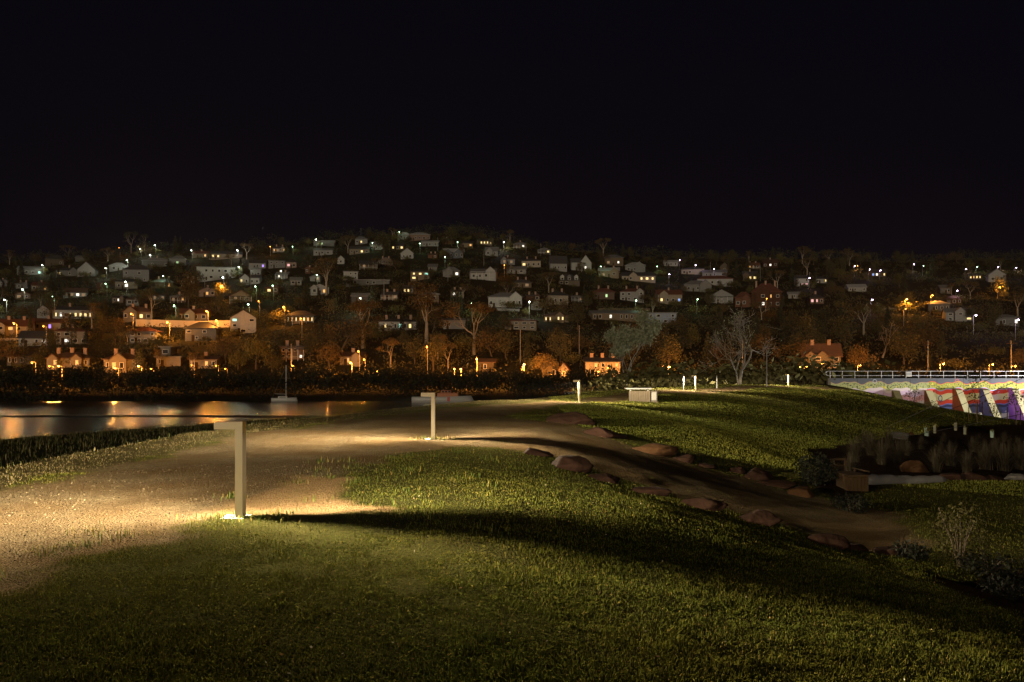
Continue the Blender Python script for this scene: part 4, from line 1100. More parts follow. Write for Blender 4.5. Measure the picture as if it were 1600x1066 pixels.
HL = [
# lowest row, just above the river road
('long low house lit orange','at the far left end of the river road',14,54,571,559,'gable',5,'cream','brown','..._.',None,0),
('ornate twin gabled house lit orange','with finials and two lamps before it',76,137,575,563,'hip',8,'cream','brown','.o..o.',[(.05,.3),(.6,.85)],3),
('broad gabled house washed orange','behind the riverside trees with two chimneys',165,218,582,563,'hip',8,'cream','brown','.o._.',[(.18,.62)],2),
('narrow orange lit shed strip','right of the broad gabled house',245,281,573,564,'flat',3,'cream','grey','..._',None,0),
('low orange lit cottage','behind bushes below the willow',297,338,577,566,'gable',4,'cream','brown','..o.',None,1),
('pink two storey block with two chimneys','above the yacht mast, balconies on its left half',439,474,563,543,'flat',3,'pink','dark','..._/...w',None,2,1),
('small orange cottage with steep end gable','alone at the river road',531,566,571,558,'gable',5,'cream','brown','.o..',[(.58,.98)],1),
('faint orange cottage roof','behind the double river road lamps',744,772,581,572,'gable',4,'tan','brown','.._',None,0),
('small bright orange gabled cottage','end on, beside the big orange house',873,888,592,578,'front',7,'cream','red','o',None,0),
('dim cottage with little dormer gable','left of the bright orange gabled cottage',848,870,590,575,'gable',7,'tan','dark','..',[(.3,.7)],0),
('big orange lit house with three chimneys','behind the eucalypt, long dark roof',915,969,590,566,'gable',5,'cream','dark','.o..o/..o..',None,3),
('great gabled orange house','with steep roof and tall chimneys near the mural',1257,1312,578,556,'gable',14,'cream','brown','.._./.o..',[(.05,.3),(.35,.62)],2),
# second row
('white cottage with dark gabled roof','below the orange lit terrace on the left',31,72,541,528,'gable',8,'white','dark','...w',None,0),
('cream two storey house with lamp lit porch','left of the white cube house',88,134,538,518,'hip',5,'cream','red','..../.w..',None,1),
('white cube house with low hip roof','below the orange road wall',203,242,537,518,'hip',6,'white','red','..../....',None,0),
('small plain white shed','downhill of the white cube house',251,266,557,543,'flat',3,'white','grey','.',None,0),
('white two storey villa with black hip roof','below the glowing road wall',290,337,533,514,'hip',9,'white','dark','._._/..._',None,0),
('orange lit house with left end gable','at the left frame edge',0,46,529,509,'gable',8,'cream','red','.o../....',[(.0,.24)],2),
('long orange bungalow with violet window','beside the left frame terrace',48,98,517,504,'gable',5,'cream','red','.._p_.',None,1),
('long white house with a row of lit windows','across the slope on the left',64,142,499,485,'hip',6,'white','dark','_._yw.yyyyy',[(.0,.22)],1),
('orange glowing house under a street lamp','with a wide low gable',194,236,501,488,'hip',7,'cream','brown','..y.',[(.05,.5)],2),
('orange house above the road wall','with projecting centre gable',276,323,501,490,'gable',6,'cream','red','....',[(.32,.62)],1),
('white three storey flats with teal light','gable end to the river',361,399,522,497,'front',9,'white','dark','t_./.__/_..',None,0,0,0,8),
('verandah house glowing yellow','dark hip roof, alone among dark trees',448,490,506,494,'hip',7,'cream','dark','yoyoyoy',None,0,1),
# upper left
('long pale house with teal window','high on the left edge',29,64,430,421,'gable',4,'pale','grey','...t',None,0),
('pair of white gables with one yellow window','below a left ridge lamp',89,122,432,423,'hip',5,'pale','dark','y...',[(.6,.95)],1),
('sharp white gabled house','right of the pair of white gables',122,147,432,421,'front',9,'white','dark','..',None,0),
('big grey block house','under the cluster of ridge lamps',193,232,442,422,'hip',7,'grey','dark','..../...',None,0),
('pale roofed bungalow','among the ridge lamps',172,198,423,416,'hip',5,'pale','pale','..',None,0),
('long pale roofed house','at the top of the left ridge lamps',223,264,418,408,'hip',5,'pale','pale','....',None,1),
('small brick block beside a lamp','midway up the left hill',152,167,459,442,'flat',3,'brick','dark','./.',None,0),
('cream house behind a bright lamp','below the big grey block house',181,214,452,441,'hip',5,'cream','dark','.w.',None,0),
('dim gabled house near the left skyline','with broad roof',72,98,415,405,'hip',6,'tan','dark','...',None,0),
('dark bungalow with one orange window','above the long white lit house',50,74,455,446,'gable',4,'tan','red','..o',None,1),
('tiny pale ridge shed','below the left skyline trees',118,133,409,403,'gable',3,'pale','grey','.',None,0),
('large white two storey house','centre of the upper left slope',309,366,438,418,'flat',3,'white','grey','....../_...',None,0),
('white house with violet window','right of the large white two storey house',389,415,420,411,'gable',4,'white','dark','..p',None,0),
('small grey gabled house','below the violet window house',391,408,433,422,'hip',5,'pale','grey','..',None,0),
('white cottage with round top gable','at the foot of a steep lamp lit lane',375,405,445,434,'gable',4,'white','dark','y...',[(.1,.5)],0),
('dark long house with two yellow windows','near the upper left ridge',330,377,405,397,'gable',4,'tan','dark','yy____',None,0),
('flat pale house with bright eave','in the gap between dark ridge trees',420,445,419,408,'flat',3,'pale','grey','.../.._',None,0),
('upper two level house with bright green window','on the centre left ridge',490,524,385,377,'flat',3,'pale','grey','_g_.',None,0),
('lower long white house below the green window','centre left ridge',490,526,399,391,'gable',3,'white','grey','....',None,0),
('greenish lit cottage','near the hilltop lamp on the left',265,290,415,405,'hip',5,'pale','grey','.g.',None,0),
('small pale cottage under gum trees','mid slope left of the spreading gum',454,471,446,438,'gable',4,'pale','grey','..',None,0),
('tiny white hut beside a green lit hedge','centre left',527,538,413,405,'front',4,'white','grey','.',None,0),
('dim pink house beside a dark pine','upper slope',447,463,419,410,'hip',4,'pink','dark','k.',None,0),
# centre
('top cottage with a round lit window','centre ridge',555,574,382,374,'hip',4,'pale','grey','.y.',None,0),
('wide low house with a tiny lamp','below the top cottage',546,577,397,389,'gable',4,'cream','dark','..y.',None,0),
('pale cottage with white fascia','right of the wide low house',578,598,391,382,'gable',4,'white','grey','...',None,0),
('long pink ridge house','on the very top of the hill',640,672,376,367,'hip',4,'pink','pale','.....',None,0),
('pale ridge house','left of the long pink ridge house',623,641,374,367,'hip',4,'pale','pale','..',None,0),
('bungalow with two yellow windows','under the ridge houses',611,631,391,384,'gable',4,'tan','dark','y.y',None,0),
('little white gabled house','centre top, facing the river',626,646,405,396,'front',6,'white','grey','..',None,0),
('bluish white house with double gable','bright below the hilltop',693,725,404,394,'gable',5,'blue','pale','....',[(.05,.4),(.55,.95)],0),
('house with teal and yellow windows','centre slope, lit like a shop',642,671,438,425,'hip',4,'tan','dark','yyt/y__',None,0),
('white gabled cottage with porch','right of the house with teal windows',692,718,433,424,'hip',6,'white','grey','..w',[(.15,.6)],0),
('white weatherboard house with right hand gable','on the centre slope',735,775,437,424,'gable',4,'white','grey','....',[(.6,.98)],0,1),
('white two storey house over a long white wing','centre left slope',537,559,437,425,'flat',3,'white','grey','.../...',None,0),
('long low white wing','below the white two storey house',541,608,446,438,'flat',3,'white','pale','.._..__',None,0),
('white villa of two joined blocks','above the short pale wall strip',763,816,481,465,'hip',7,'white','grey','.._...',[(.62,.98)],0),
('white house with dark roof and two slim chimneys','below the great spreading gum',591,652,517,503,'hip',5,'white','dark','_y_.t.y_',None,3),
('faint long white house behind trees','right of the spreading gum',693,731,514,501,'gable',3,'white','pale','..__..',None,0),
('faint grey house beside a white lamp','left of the spreading gum',549,575,473,463,'gable',4,'grey','grey','.._',None,0),
('half hidden house with pale yellow panes','above the spreading gum crown',630,646,459,450,'gable',4,'tan','dark','yy.',None,1),
('dark ridge house with four yellow windows','beside the brightest ridge lamp',745,769,383,376,'gable',3,'tan','dark','_yyyy',None,0),
('pale gabled cottage below the ridge lamp','centre right ridge',758,778,400,392,'gable',5,'pale','grey','..',[(.1,.6)],0),
('low house with one orange yellow pane','centre ridge',716,739,387,380,'gable',3,'tan','dark','..o',None,0),
('flat pale roof house','behind the centre ridge trees',658,685,385,379,'gable',3,'pale','pale','...',None,0),
('small pale house by the cypress','centre slope',669,683,425,417,'gable',4,'pale','grey','..',None,0),
# centre right
('cream ridge house with chimneys','left of the church like house',815,845,418,408,'hip',4,'cream','dark','y...',None,2),
('small white gabled barn','below the cream ridge house',792,822,428,421,'gable',4,'white','grey','..',[(.0,.45)],0),
('white church like house with tall dark roof','upper right of centre',860,886,424,411,'gable',9,'white','dark','.....',None,0),
('white house with steep plain gable','right of the church like house',893,908,423,410,'gable',5,'white','dark','..',None,0),
('steep white gable with one lit pane','joined to its plain neighbour',906,924,424,411,'front',9,'white','grey','_w_',None,0),
('house with three white dormers','on the slope below the church like house',873,906,446,439,'hip',9,'cream','dark','....',None,0,0,3),
('cream house with dark roof and twin chimneys','above the autumn trees',856,888,476,462,'hip',6,'cream','dark','....',None,2),
('brick house with green lit window','twin chimneys, right of centre',927,960,468,457,'hip',6,'pink','red','._g.',None,2),
('white two storey house with bay','beside the lamp lit green bank',969,1006,471,456,'hip',5,'white','red','..../....',[(.66,.98)],2),
('cream gabled house with one lit pane','right of the white two storey house',1028,1066,476,460,'gable',6,'cream','red','y..b',[(.05,.4)],1),
('long house with yellow lit right end','below the violet lamp',972,1024,440,431,'gable',5,'cream','dark','.._yyy',[(.2,.45)],0),
('grey roofed house near the upper lamps','right of the dark pines',977,1008,425,415,'hip',5,'pale','pale','...',[(.5,.9)],0),
('white house at the right of the upper lamps','long and low',1038,1059,416,410,'gable',3,'white','pale','...',None,0),
('cream house with red hipped roof','two storeys of balconies in the middle row',788,838,516,502,'hip',4,'cream','red','..../....',None,0),
('house with orange lit windows and a white garage','middle row',850,889,504,494,'hip',5,'tan','brown','yy_yy.',[(.45,.8)],0),
('long dim house with one bright window','middle row right of centre',925,1000,501,490,'gable',4,'tan','grey','.._w_..._',None,0),
('blue grey modern flats with wide windows','middle row, right of the long dim house',1011,1057,507,490,'flat',3,'blue','grey','..../....',None,0),
('small white garage house','beside the pole lamp',830,847,485,478,'front',4,'white','grey','.',None,0),
# right
('cream terrace house below violet lamps','upper right',1065,1100,429,421,'hip',4,'cream','dark','....',None,0),
('white cottage with grey hip roof','below the cream terrace house',1069,1112,456,445,'hip',6,'white','grey','...',[(.55,.95)],0),
('long white house with red roof','upper right slope',1090,1145,446,436,'hip',5,'white','red','......',None,0),
('upper white storey behind the red roof','right slope',1098,1135,433,426,'gable',4,'white','grey','...',None,0),
('white gabled house with balconies','right slope, facing the river',1111,1144,474,462,'front',7,'white','grey','.../...',None,0,1),
('brown brick house with steep little gable','beside the large brick house',1149,1176,480,466,'hip',8,'brick','red','...',[(.4,.8)],0),
('large brick house with broad gable and tall chimneys','right slope',1175,1220,481,457,'hip',12,'brick','red','..o./_w..',[(.12,.62)],3),
('dark cottage with yellow lit porch','upper right slope',1161,1183,439,430,'gable',5,'tan','dark','_yy',[(.0,.45)],1),
('white house with pink lit ground floor','under the violet lamp',1245,1263,448,435,'gable',4,'white','dark','.../_kk',None,0),
('small white house with lit door','right of the pink lit house',1275,1293,443,436,'gable',3,'white','dark','._y',None,0),
('pink lit bungalow with pointed roof','right slope',1266,1287,475,466,'hip',6,'pink','dark','kk.',None,1),
('low white house behind shrubs','right of the large brick house',1232,1251,467,460,'gable',3,'white','pale','...',None,0),
('dim gable near the right skyline','upper right',1125,1139,425,417,'front',5,'tan','dark','.',None,0),
('long pale roof house','among dark trees on the far right slope',1326,1353,456,449,'gable',4,'pale','pale','....',None,0),
('cluster house with pale eaves','right slope below the violet lamps',1452,1483,487,476,'hip',5,'pale','grey','....',None,0),
('grey house with white gable ladder','right slope',1480,1519,502,488,'gable',5,'pale','grey','.../..y',[(.3,.7)],0),
('white gabled house under violet streetlights','near the right frame edge',1546,1570,441,430,'front',7,'white','grey','..',None,0),
('reddish house behind an orange lamp','right slope',1480,1502,476,467,'hip',5,'brick','brown','...',None,0),
('grey house at the right frame edge','below a violet lamp',1557,1590,509,497,'hip',5,'grey','grey','...w',None,0),
('pale house under dark trees','near the strong orange lamp',1470,1486,459,450,'gable',4,'pale','grey','..',None,0),
('dark house with a row of tiny lit windows','right ridge',1515,1533,437,430,'gable',3,'tan','dark','yoyy',None,0),
('dim bungalow with blue and white windows','right ridge',1362,1384,433,426,'gable',4,'tan','dark','bw_y',None,0),
]
for h in HL:
    house(*h)
# smaller, dimmer houses in between
FIRSTH = ['dim little cottage', 'half hidden low house', 'shadowy bungalow', 'small dark roofed house']
hr = random.Random(11); extra = 0; HUSED = set()
for t in range(3000):
    if extra >= 36: break
    px = hr.uniform(5, 1240); top = np.interp(px, _sx, [575 - 205 * k for k in _sk]); py = hr.uniform(top + 4, 478 if px < 1230 else 505)
    wpx = hr.uniform(13, 30) * (1 + (py - 390) / 260); hp = wpx * hr.uniform(.26, .42)
    if any(abs(px - (H['x0'] + H['x1']) / 2) < (wpx + H['x1'] - H['x0']) / 2 + 3 and py - hp * 2 < H['yb'] + 3 and py > H['yt'] - 3 for H in HOUSES): continue
    lab = near_label(px, py, FIRSTH, HUSED)
    n = hr.choice([2, 2, 3, 4]); win = ''.join(hr.choice('....__ydowd') for i in range(n))
    house(lab, '', px - wpx / 2, px + wpx / 2, py, py - hp, hr.choice(['hip','gable','hip','front','gable']), wpx * hr.uniform(.12, .2), hr.choice(['tan','grey','grey','brick','pink','tan','pale']),
          hr.choice(['dark','grey','red','pale','brown']), win, hr.choice([None, None, [(.05,.4)], [(.6,.95)]]), hr.choice([0,0,1,2]), hr.choice([0,0,1]))
    HOUSES[-1]['nokey'] = True
    extra += 1

# retaining walls and lamp lit road verges on the hill
def retain(xa, ya, xb, yb, hpx, label, mat, name='retaining_wall'):
    A = hhit(xa, ya); B = hhit(xb, yb); mb = MB(); n = 14; rows = []
    for i in range(n + 1):
        t = i / n; px = xa + (xb - xa) * t; py = ya + (yb - ya) * t
        P = Vector((A[0] + (B[0] - A[0]) * t, A[1] + (B[1] - A[1]) * t, 0)); z = float(hill_z([P.x], [P.y])[0])
        h = hpx * P.y / F
        rows.append([(P.x, P.y, z - 2), (P.x, P.y + .5, z - 2), (P.x, P.y + .5, z + h), (P.x, P.y, z + h)])
    mb.loft(rows); return tag(mb.build(name, mat), label, 'wall', 'retaining walls on the hill')
PALER = simple('pale_render', (.50,.42,.30), .85, var=.15)
retain(212, 511, 360, 512, 11, 'long pale retaining wall glowing orange under the street lamps', PALER)
retain(776, 486, 812, 487, 4, 'short pale wall strip standing in for lit road below the white villa', WM['pale'])  # wall shape stands in for a lamp lit stretch of road
retain(935, 486, 1016, 486, 4, 'low wall strip standing in for lit road along the green bank', WM['tan'])  # lit road strip, built as a low wall
retain(1376, 485, 1421, 486, 4, 'low pale wall left of the strong orange lamp', WM['pale'])
retain(0, 533, 46, 532, 4, 'low orange lit wall at the left frame edge', WM['cream'])

# ------------------------------------------------------------------ street lamps
USED = set()
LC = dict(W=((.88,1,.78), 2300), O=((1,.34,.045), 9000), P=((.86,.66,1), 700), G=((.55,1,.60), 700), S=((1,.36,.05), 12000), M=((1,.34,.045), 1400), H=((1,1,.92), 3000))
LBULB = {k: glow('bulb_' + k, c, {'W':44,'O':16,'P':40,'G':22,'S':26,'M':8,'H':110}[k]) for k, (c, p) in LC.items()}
LCOL = dict(W='white', O='orange', P='pale violet', G='greenish', S='strong orange', M='small orange', H='brightest white')  # the violet is lens colour fringing put into the lamp colour
POLEM = MB().tube([(0,0,-2),(0,0,6.9),(0,-.5,7.2),(0,-1.3,7.25)], [.09,.07,.06,.05], 5).mesh('pole', POLE)
HEADM = MB().box(-.16,.16,-2.0,-1.2,7.2,7.36).mesh('lamp_head', POLE)
bv, bf = ico(1)
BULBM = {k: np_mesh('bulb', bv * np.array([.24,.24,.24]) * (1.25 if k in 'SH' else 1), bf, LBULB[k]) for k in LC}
BULBD = {}
for k, (c, p) in LC.items():
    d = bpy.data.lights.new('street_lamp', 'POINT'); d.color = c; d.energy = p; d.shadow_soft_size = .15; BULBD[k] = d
LAMPS = []
def street_lamp(px, py, k, hp=7.2):
    yb = py + hp * F / 400
    for _ in range(6):
        X, Y, Z = hhit(px, yb); yb = py + hp * F / Y
    if py > 553:                                   # the lamps of the river road, behind the thicket
        Y = 207.0 + (px * 7 % 5); X = (px - 800) / F * Y; Z = float(hill_z([X], [Y])[0]); hp = CZ - (py - HOR) / F * Y - Z
    else:                                          # a little in front of the frontage it lights
        Y -= 4.5; X = (px - 800) / F * Y; Z = float(hill_z([X], [Y])[0]); hp = CZ - (py - HOR) / F * Y - Z
    lab = near_label(px, py, [LCOL[k] + ' street lamp on a pole', LCOL[k] + ' street light'], USED)
    o = tag(empty('street_lamp', (X, Y + 1.6, Z)), lab, 'street lamp', 'street lamps on the hillside')
    o.scale = (1, 1, hp / 7.2)
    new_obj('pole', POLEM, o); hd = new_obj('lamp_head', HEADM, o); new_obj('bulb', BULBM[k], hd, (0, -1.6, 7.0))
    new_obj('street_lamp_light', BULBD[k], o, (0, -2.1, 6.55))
    LAMPS.append((px, py, k, Y))
SL = [(7,468,'W'),(35,452,'W'),(66,414,'W'),(165,419,'W'),(198,406,'W'),(219,389,'W'),(234,398,'H'),(242,383,'W'),(196,440,'W'),(165,443,'G'),(255,431,'G'),(82,463,'G'),
 (186,387,'M'),(22,505,'O'),(68,509,'M'),(205,490,'O'),(78,572,'O'),(92,572,'O'),(217,572,'O'),(236,576,'M'),(299,391,'W'),(371,391,'H'),(373,417,'W'),(348,433,'W'),(426,446,'G'),
 (388,475,'G'),(272,477,'G'),(495,429,'G'),(494,374,'W'),(422,385,'M'),(457,385,'G'),(399,447,'G'),(439,423,'W'),(443,479,'O'),(347,446,'S'),(323,486,'O'),(404,470,'M'),
 (514,578,'O'),(457,571,'M'),(338,571,'M'),(352,576,'M'),(624,362,'G'),(582,379,'G'),(656,380,'G'),(715,378,'G'),(563,466,'W'),(695,401,'G'),(787,378,'H'),(737,473,'G'),
 (710,576,'O'),(720,576,'O'),(569,561,'M'),(590,580,'M'),(827,471,'W'),(1027,416,'G'),(1046,428,'P'),(939,416,'G'),(788,414,'M'),(994,469,'G'),(819,569,'S'),(816,573,'M'),
 (1037,572,'O'),(1046,573,'O'),(1062,406,'P'),(1087,414,'P'),(1116,420,'P'),(1265,434,'P'),(1090,467,'G'),(1198,466,'M'),(1250,573,'O'),(1260,572,'M'),(1336,415,'P'),(1340,415,'M'),
 (1428,413,'P'),(1510,420,'P'),(1527,417,'G'),(1560,417,'P'),(1588,418,'P'),(1359,421,'P'),(1376,422,'P'),(1496,454,'P'),(1363,468,'P'),(1525,492,'P'),(1591,499,'P'),(1443,415,'G'),
 (1417,467,'S'),(1561,448,'S'),(1457,461,'O'),(1344,571,'O'),(1374,576,'M'),(1474,568,'O'),(1551,569,'O'),(1586,572,'O'),(1415,482,'M'),
 (50,566,'M'),(180,575,'O'),(262,503,'O'),(338,500,'O'),(300,570,'M'),(548,566,'O'),(880,584,'O'),(935,580,'O'),(950,574,'M'),(1285,569,'O'),(470,497,'M'),(862,585,'M'),(667,541,'M'),(745,560,'O'),(560,548,'M')]
for a in SL:
    street_lamp(*a)

# power poles on the hill
PPM = MB().tube([(0,0,-2),(0,0,10)], [.14,.10], 6).mesh('pole', POLE); XAM = MB().box(-1.3,1.3,-.06,.06,9.1,9.3).mesh('cross_arm', TIMBER)
for px, py in [(455,597),(684,392),(700,440),(813,568),(502,402),(564,374),(756,416),(845,400),(1110,432),(1188,440),(1265,450),(1450,590),(1580,590),(1160,590),(600,470),(392,452),(320,462),(905,560)]:
    X, Y, Z = hhit(px, py)
    o = tag(empty('power_pole', (X, Y, Z), random.uniform(-.5, .5)), near_label(px, py, ['slim power pole', 'thin pole with cross arm'], USED), 'power pole', 'power poles on the hillside')
    new_obj('pole', PPM, o); new_obj('cross_arm', XAM, o)

# ------------------------------------------------------------------ hillside trees
TREES_PLACED = []
def blocks(px, pb, w, h, Y):
    if 205 < px < 362 and 512 < pb < 540 and pb - h < 512: return True
    for H in HOUSES:
        if Y < H['Y'] + 2:
            ox = min(px + w/2, H['x1']) - max(px - w/2, H['x0']); oy = min(pb, H['yb']) - max(pb - h, H['yt'])
            if ox > .36 * (H['x1'] - H['x0']) and oy > (.3 * (H['yb'] - H['yt'])): return True
        elif abs(px - (H['x0'] + H['x1']) / 2) < (H['x1'] - H['x0']) / 2 + 2 and Y < H['Y'] + 13: return True
    for L in LAMPS:
        if Y < L[3] + 1 and abs(px - L[0]) < w * .42 and pb - h < L[1] < pb: return True
    return False
def hill_tree(kind, i, px, pb, hpx, first, wide=1.0, leaf=None, name=None, Y=None):
    X, Y, Z = hhit(px, pb)
    h = hpx * Y / F
    o = plant(kind, i, (X, Y, Z), h, near_label(px, pb, first, USED), 'tree', 'trees on the hillside', wide, leaf)
    TREES_PLACED.append((px, pb, hpx)); return o
SPECIAL = [('gum',0,667,537,98,'great spreading gum tree lit orange',1.05,None),('gum',1,741,555,86,'pale trunked gum tree lit orange',.95,None),('gum',2,567,545,78,'rounded gum tree lit dull orange',1.0,None),
 ('autumn',0,530,552,68,'upright orange brown tree',.85,None),('gum',1,684,562,42,'small leaning gum tree',.8,None),('bare',0,1380,560,60,'round leafless tree lit dull orange',1.05,None),
 ('autumn',1,1126,572,40,'broad orange leaved tree',1.3,None),('autumn',0,1226,570,42,'rusty leaved tree',1.2,None),('willow',0,400,578,58,'large yellow green willow',1.05,None),('willow',1,372,580,38,'low olive willow',1.1,None),
 ('round',1,425,584,34,'round olive bush like tree',1.2,None),('round',1,440,552,34,'olive round tree',1.2,None),('round',0,295,482,66,'broad orange brown tree',1.1,LEAFA),('round',2,345,470,34,'tree glowing orange round a lamp',1.2,LEAFY),
 ('gum',0,510,462,62,'great brown rounded gum tree',1.1,None),('cypress',0,709,498,46,'tall black cypress',1.0,None),('cypress',0,718,498,44,'second black cypress',1.0,None),('cypress',0,1290,540,62,'tall dark cypress',1.3,None),
 ('conifer',0,1226,545,54,'dark pointed conifer',1.0,None),('cypress',0,1240,548,62,'dark columnar cypress',1.4,None),('round',1,1262,552,64,'tall dark rounded tree',.9,None),('round',3,1320,545,62,'tall dense dark tree',1.0,None),
 ('willow',1,1345,580,48,'spreading orange lit tree',1.2,LEAFA),('round',1,1420,483,28,'tree glowing yellow under a lamp',1.2,LEAFY),('round',1,1561,468,38,'tall tree glowing orange under a lamp',.9,LEAFY),('round',2,1405,450,26,'olive tree lit dull orange',1.2,LEAFY),
 ('autumn',1,885,500,36,'red brown autumn tree',1.2,None),('autumn',0,850,492,34,'rust coloured autumn tree',1.1,None),('gum',2,237,500,50,'tall shaggy dark palm like tree',.7,LEAFC),('gum',0,84,512,52,'tall dark gum with pale limbs',.7,LEAFC),
 ('conifer',1,15,480,50,'tall black conifer',1.0,None),('gum',1,205,388,36,'tall skyline gum',.7,LEAFC),('gum',2,226,390,30,'slim skyline gum',.7,LEAFC),('conifer',0,274,398,30,'pointed skyline pine',1.0,None),('round',0,600,400,44,'tall dark ridge tree',1.0,None),
 ('round',2,706,385,36,'broad dark ridge tree',1.1,None),('gum',1,700,580,45,'thin orange lit tree',.7,None),('shrub',1,1500,578,20,'low dark shrub',1.2,None),('round',1,183,520,24,'round orange lit tree',1.2,LEAFA),('round',3,155,515,30,'olive lit tree',1.1,LEAFY),
 ('conifer',0,1452,575,24,'small pointed tree',1.0,None),('round',0,1590,580,40,'orange lit tree at the frame edge',1.1,LEAFA),('autumn',1,770,545,40,'dull orange bushy tree',1.1,None),('round',1,648,570,44,'olive bushy tree',1.2,None),('round',3,790,560,50,'dark broad tree',1.2,None)]
for k, i, px, pb, h, first, wd, lf in SPECIAL:
    hill_tree(k, i, px, pb, h, first, wd, lf)
FIRST = dict(gum=['dark gum tree', 'open crowned gum tree'], round=['dark round tree', 'dense rounded tree'], autumn=['dull brown tree', 'russet tree'], conifer=['dark pine tree', 'pointed dark conifer'],
             cypress=['narrow black cypress', 'columnar cypress'], willow=['drooping dark tree', 'weeping olive tree'], shrub=['low dark shrub', 'rounded garden shrub'])
cnt = 0
tr = random.Random(5)
for t in range(7000):
    if cnt >= 320: break
    px = tr.uniform(-60, 1660); top = np.interp(px, _sx, [575 - 205 * k for k in _sk])
    pb = tr.uniform(top - 3, 582) if tr.random() > .12 else tr.uniform(top - 4, top + 6)
    X, Y, Z = hhit(px, pb)
    kind = tr.choices(['gum','round','autumn','conifer','cypress','willow','shrub'], [2.2,5,1.2,1.4,.6,1,1.6])[0]
    n = sum(1 for q in TREES if q[0] == kind); i = tr.randrange(n)
    h = dict(gum=13, round=10, autumn=9, conifer=12, cypress=10, willow=9, shrub=4.5)[kind] * tr.uniform(.65, 1.25)
    hp = h * F / Y; w = hp * dict(gum=.7, round=.8, autumn=.8, conifer=.45, cypress=.25, willow=1, shrub=1.0)[kind]
    if blocks(px, pb, w, hp, Y): continue
    if any(abs(px - q[0]) < .35 * max(w, 8) and abs(pb - q[1]) < .25 * hp for q in TREES_PLACED): continue
    hill_tree(kind, i, px, pb, hp, FIRST[kind]); cnt += 1

# trees standing close behind the street lamps and catching their light
for (lx, ly, lk, lY) in [q for q in LAMPS if q[2] in 'WHOSPG' and q[1] < 553]:
    Y = lY + tr.uniform(3, 6); X = (lx + tr.choice((-1, 1)) * tr.uniform(2, 8) - 800) / F * Y; px = 800 + F * X / Y; Z = float(hill_z([X], [Y])[0]); py = HOR - (Z - CZ) / Y * F
    kind = tr.choice(['round', 'shrub', 'shrub', 'willow']); hh = tr.uniform(3.2, 6.5); hp = hh * F / Y
    if any(h['Y'] > Y - 1 and h['x0'] - 4 < px < h['x1'] + 4 and h['yt'] < py < h['yb'] + hp for h in HOUSES): continue
    plant(kind, tr.randrange(2), (X, Y, Z), hh, near_label(px, py - hp / 2, ['small tree lit by a street lamp', 'lamp lit bush'], USED), 'tree', 'trees on the hillside', tr.uniform(1, 1.4), LEAFY if lk in 'WHG' else None)
HOUSE_SHRUBS = list(HOUSES); tr.shuffle(HOUSE_SHRUBS)
for H in HOUSE_SHRUBS[::2]:
    wpx = H['x1'] - H['x0']; sd = tr.choice((-1, 1)); px = (H['x0'] + H['x1']) / 2 + sd * wpx * tr.uniform(.42, .62)
    Y = H['Y'] - tr.uniform(2.5, 5); X = (px - 800) / F * Y; Z = float(hill_z([X], [Y])[0]); hh = tr.uniform(4.5, 9)
    w_ = hh * F / Y * .4
    if any(abs(px - L[0]) < w_ and H['yb'] - 40 < L[1] < H['yb'] + 3 and L[3] > Y for L in LAMPS): continue
    kind = tr.choice(['round', 'round', 'gum', 'autumn', 'conifer'])
    plant(kind, tr.randrange(2), (X, Y, Z), hh, near_label(px, H['yb'] + 2, [FIRST[kind][0] + ' at the corner', 'leafy tree overlapping the side', FIRST[kind][1]], USED), 'tree', 'trees on the hillside', tr.uniform(.9, 1.25))
for H in HOUSE_SHRUBS[:95]:
    wpx = H['x1'] - H['x0']; wall_h = H['yb'] - H['yt']
    px = tr.uniform(H['x0'] + .05 * wpx, H['x1']); hp = wall_h * tr.uniform(.22, .5)
    Y = H['Y'] - tr.uniform(3.5, 7); X = (px - 800) / F * Y; Z = float(hill_z([X], [Y])[0])
    if any(abs(px - L[0]) < 6 and abs(H['yb'] - L[1]) < 14 for L in LAMPS): continue
    top = CZ - (H['yb'] - hp - HOR) / F * Y
    plant('shrub', tr.randrange(3), (X, Y, Z), max(1.6, top - Z), near_label(px, H['yb'] + 4, ['garden shrub growing', 'dark shrub standing'], USED), 'shrub', 'garden shrubs before the houses', tr.uniform(.9, 1.5))

# scrub that reads as one mass: on the slope, along the far bank, on the ridge
def scrub(name, pts, size, jit, per, mat):
    c = np.repeat(np.asarray(pts), per, 0); v, f = cards(c, size, jit, rng)
    o = new_obj(name, np_mesh(name, v, f, mat)); o['kind'] = 'stuff'; return o
n = 7500
Y_ = rng.uniform(185, 740, n); px_ = rng.uniform(-120, 1720, n); X_ = (px_ - 800) / F * Y_; Z_ = hill_z(X_, Y_)
keep = np.ones(n, bool); py_ = HOR - (Z_ - CZ) / Y_ * F
for h in HOUSES:
    keep &= ~((px_ > h['x0'] - 3) & (px_ < h['x1'] + 3) & (Y_ < h['Y'] + 12) & (Y_ > h['Y'] - 16))
hg = rng.uniform(.3, 1.6, n)
scrub('hillside_scrub', np.stack([X_, Y_, Z_ + hg], 1)[keep], .8, (1.3, 1.3, .7), 26, LEAF)
n = 1900
px_ = rng.uniform(-150, 1750, n); Y_ = rng.uniform(148, 186, n); X_ = (px_ - 800) / F * Y_; Z_ = hill_z(X_, Y_)
hh_ = rng.uniform(.3, 1, n) * np.interp(vnoise(X_, Y_, 9, 31), [0, 1], [2.4, 5.6])
scrub('riverside_thicket', np.stack([X_, Y_, Z_ + hh_], 1), .5, (1.1, 1.0, .6), 75, THICK)
n = 900
px_ = rng.uniform(-150, 1750, n); Y_ = rng.uniform(690, 760, n); X_ = (px_ - 800) / F * Y_; Z_ = hill_z(X_, Y_)
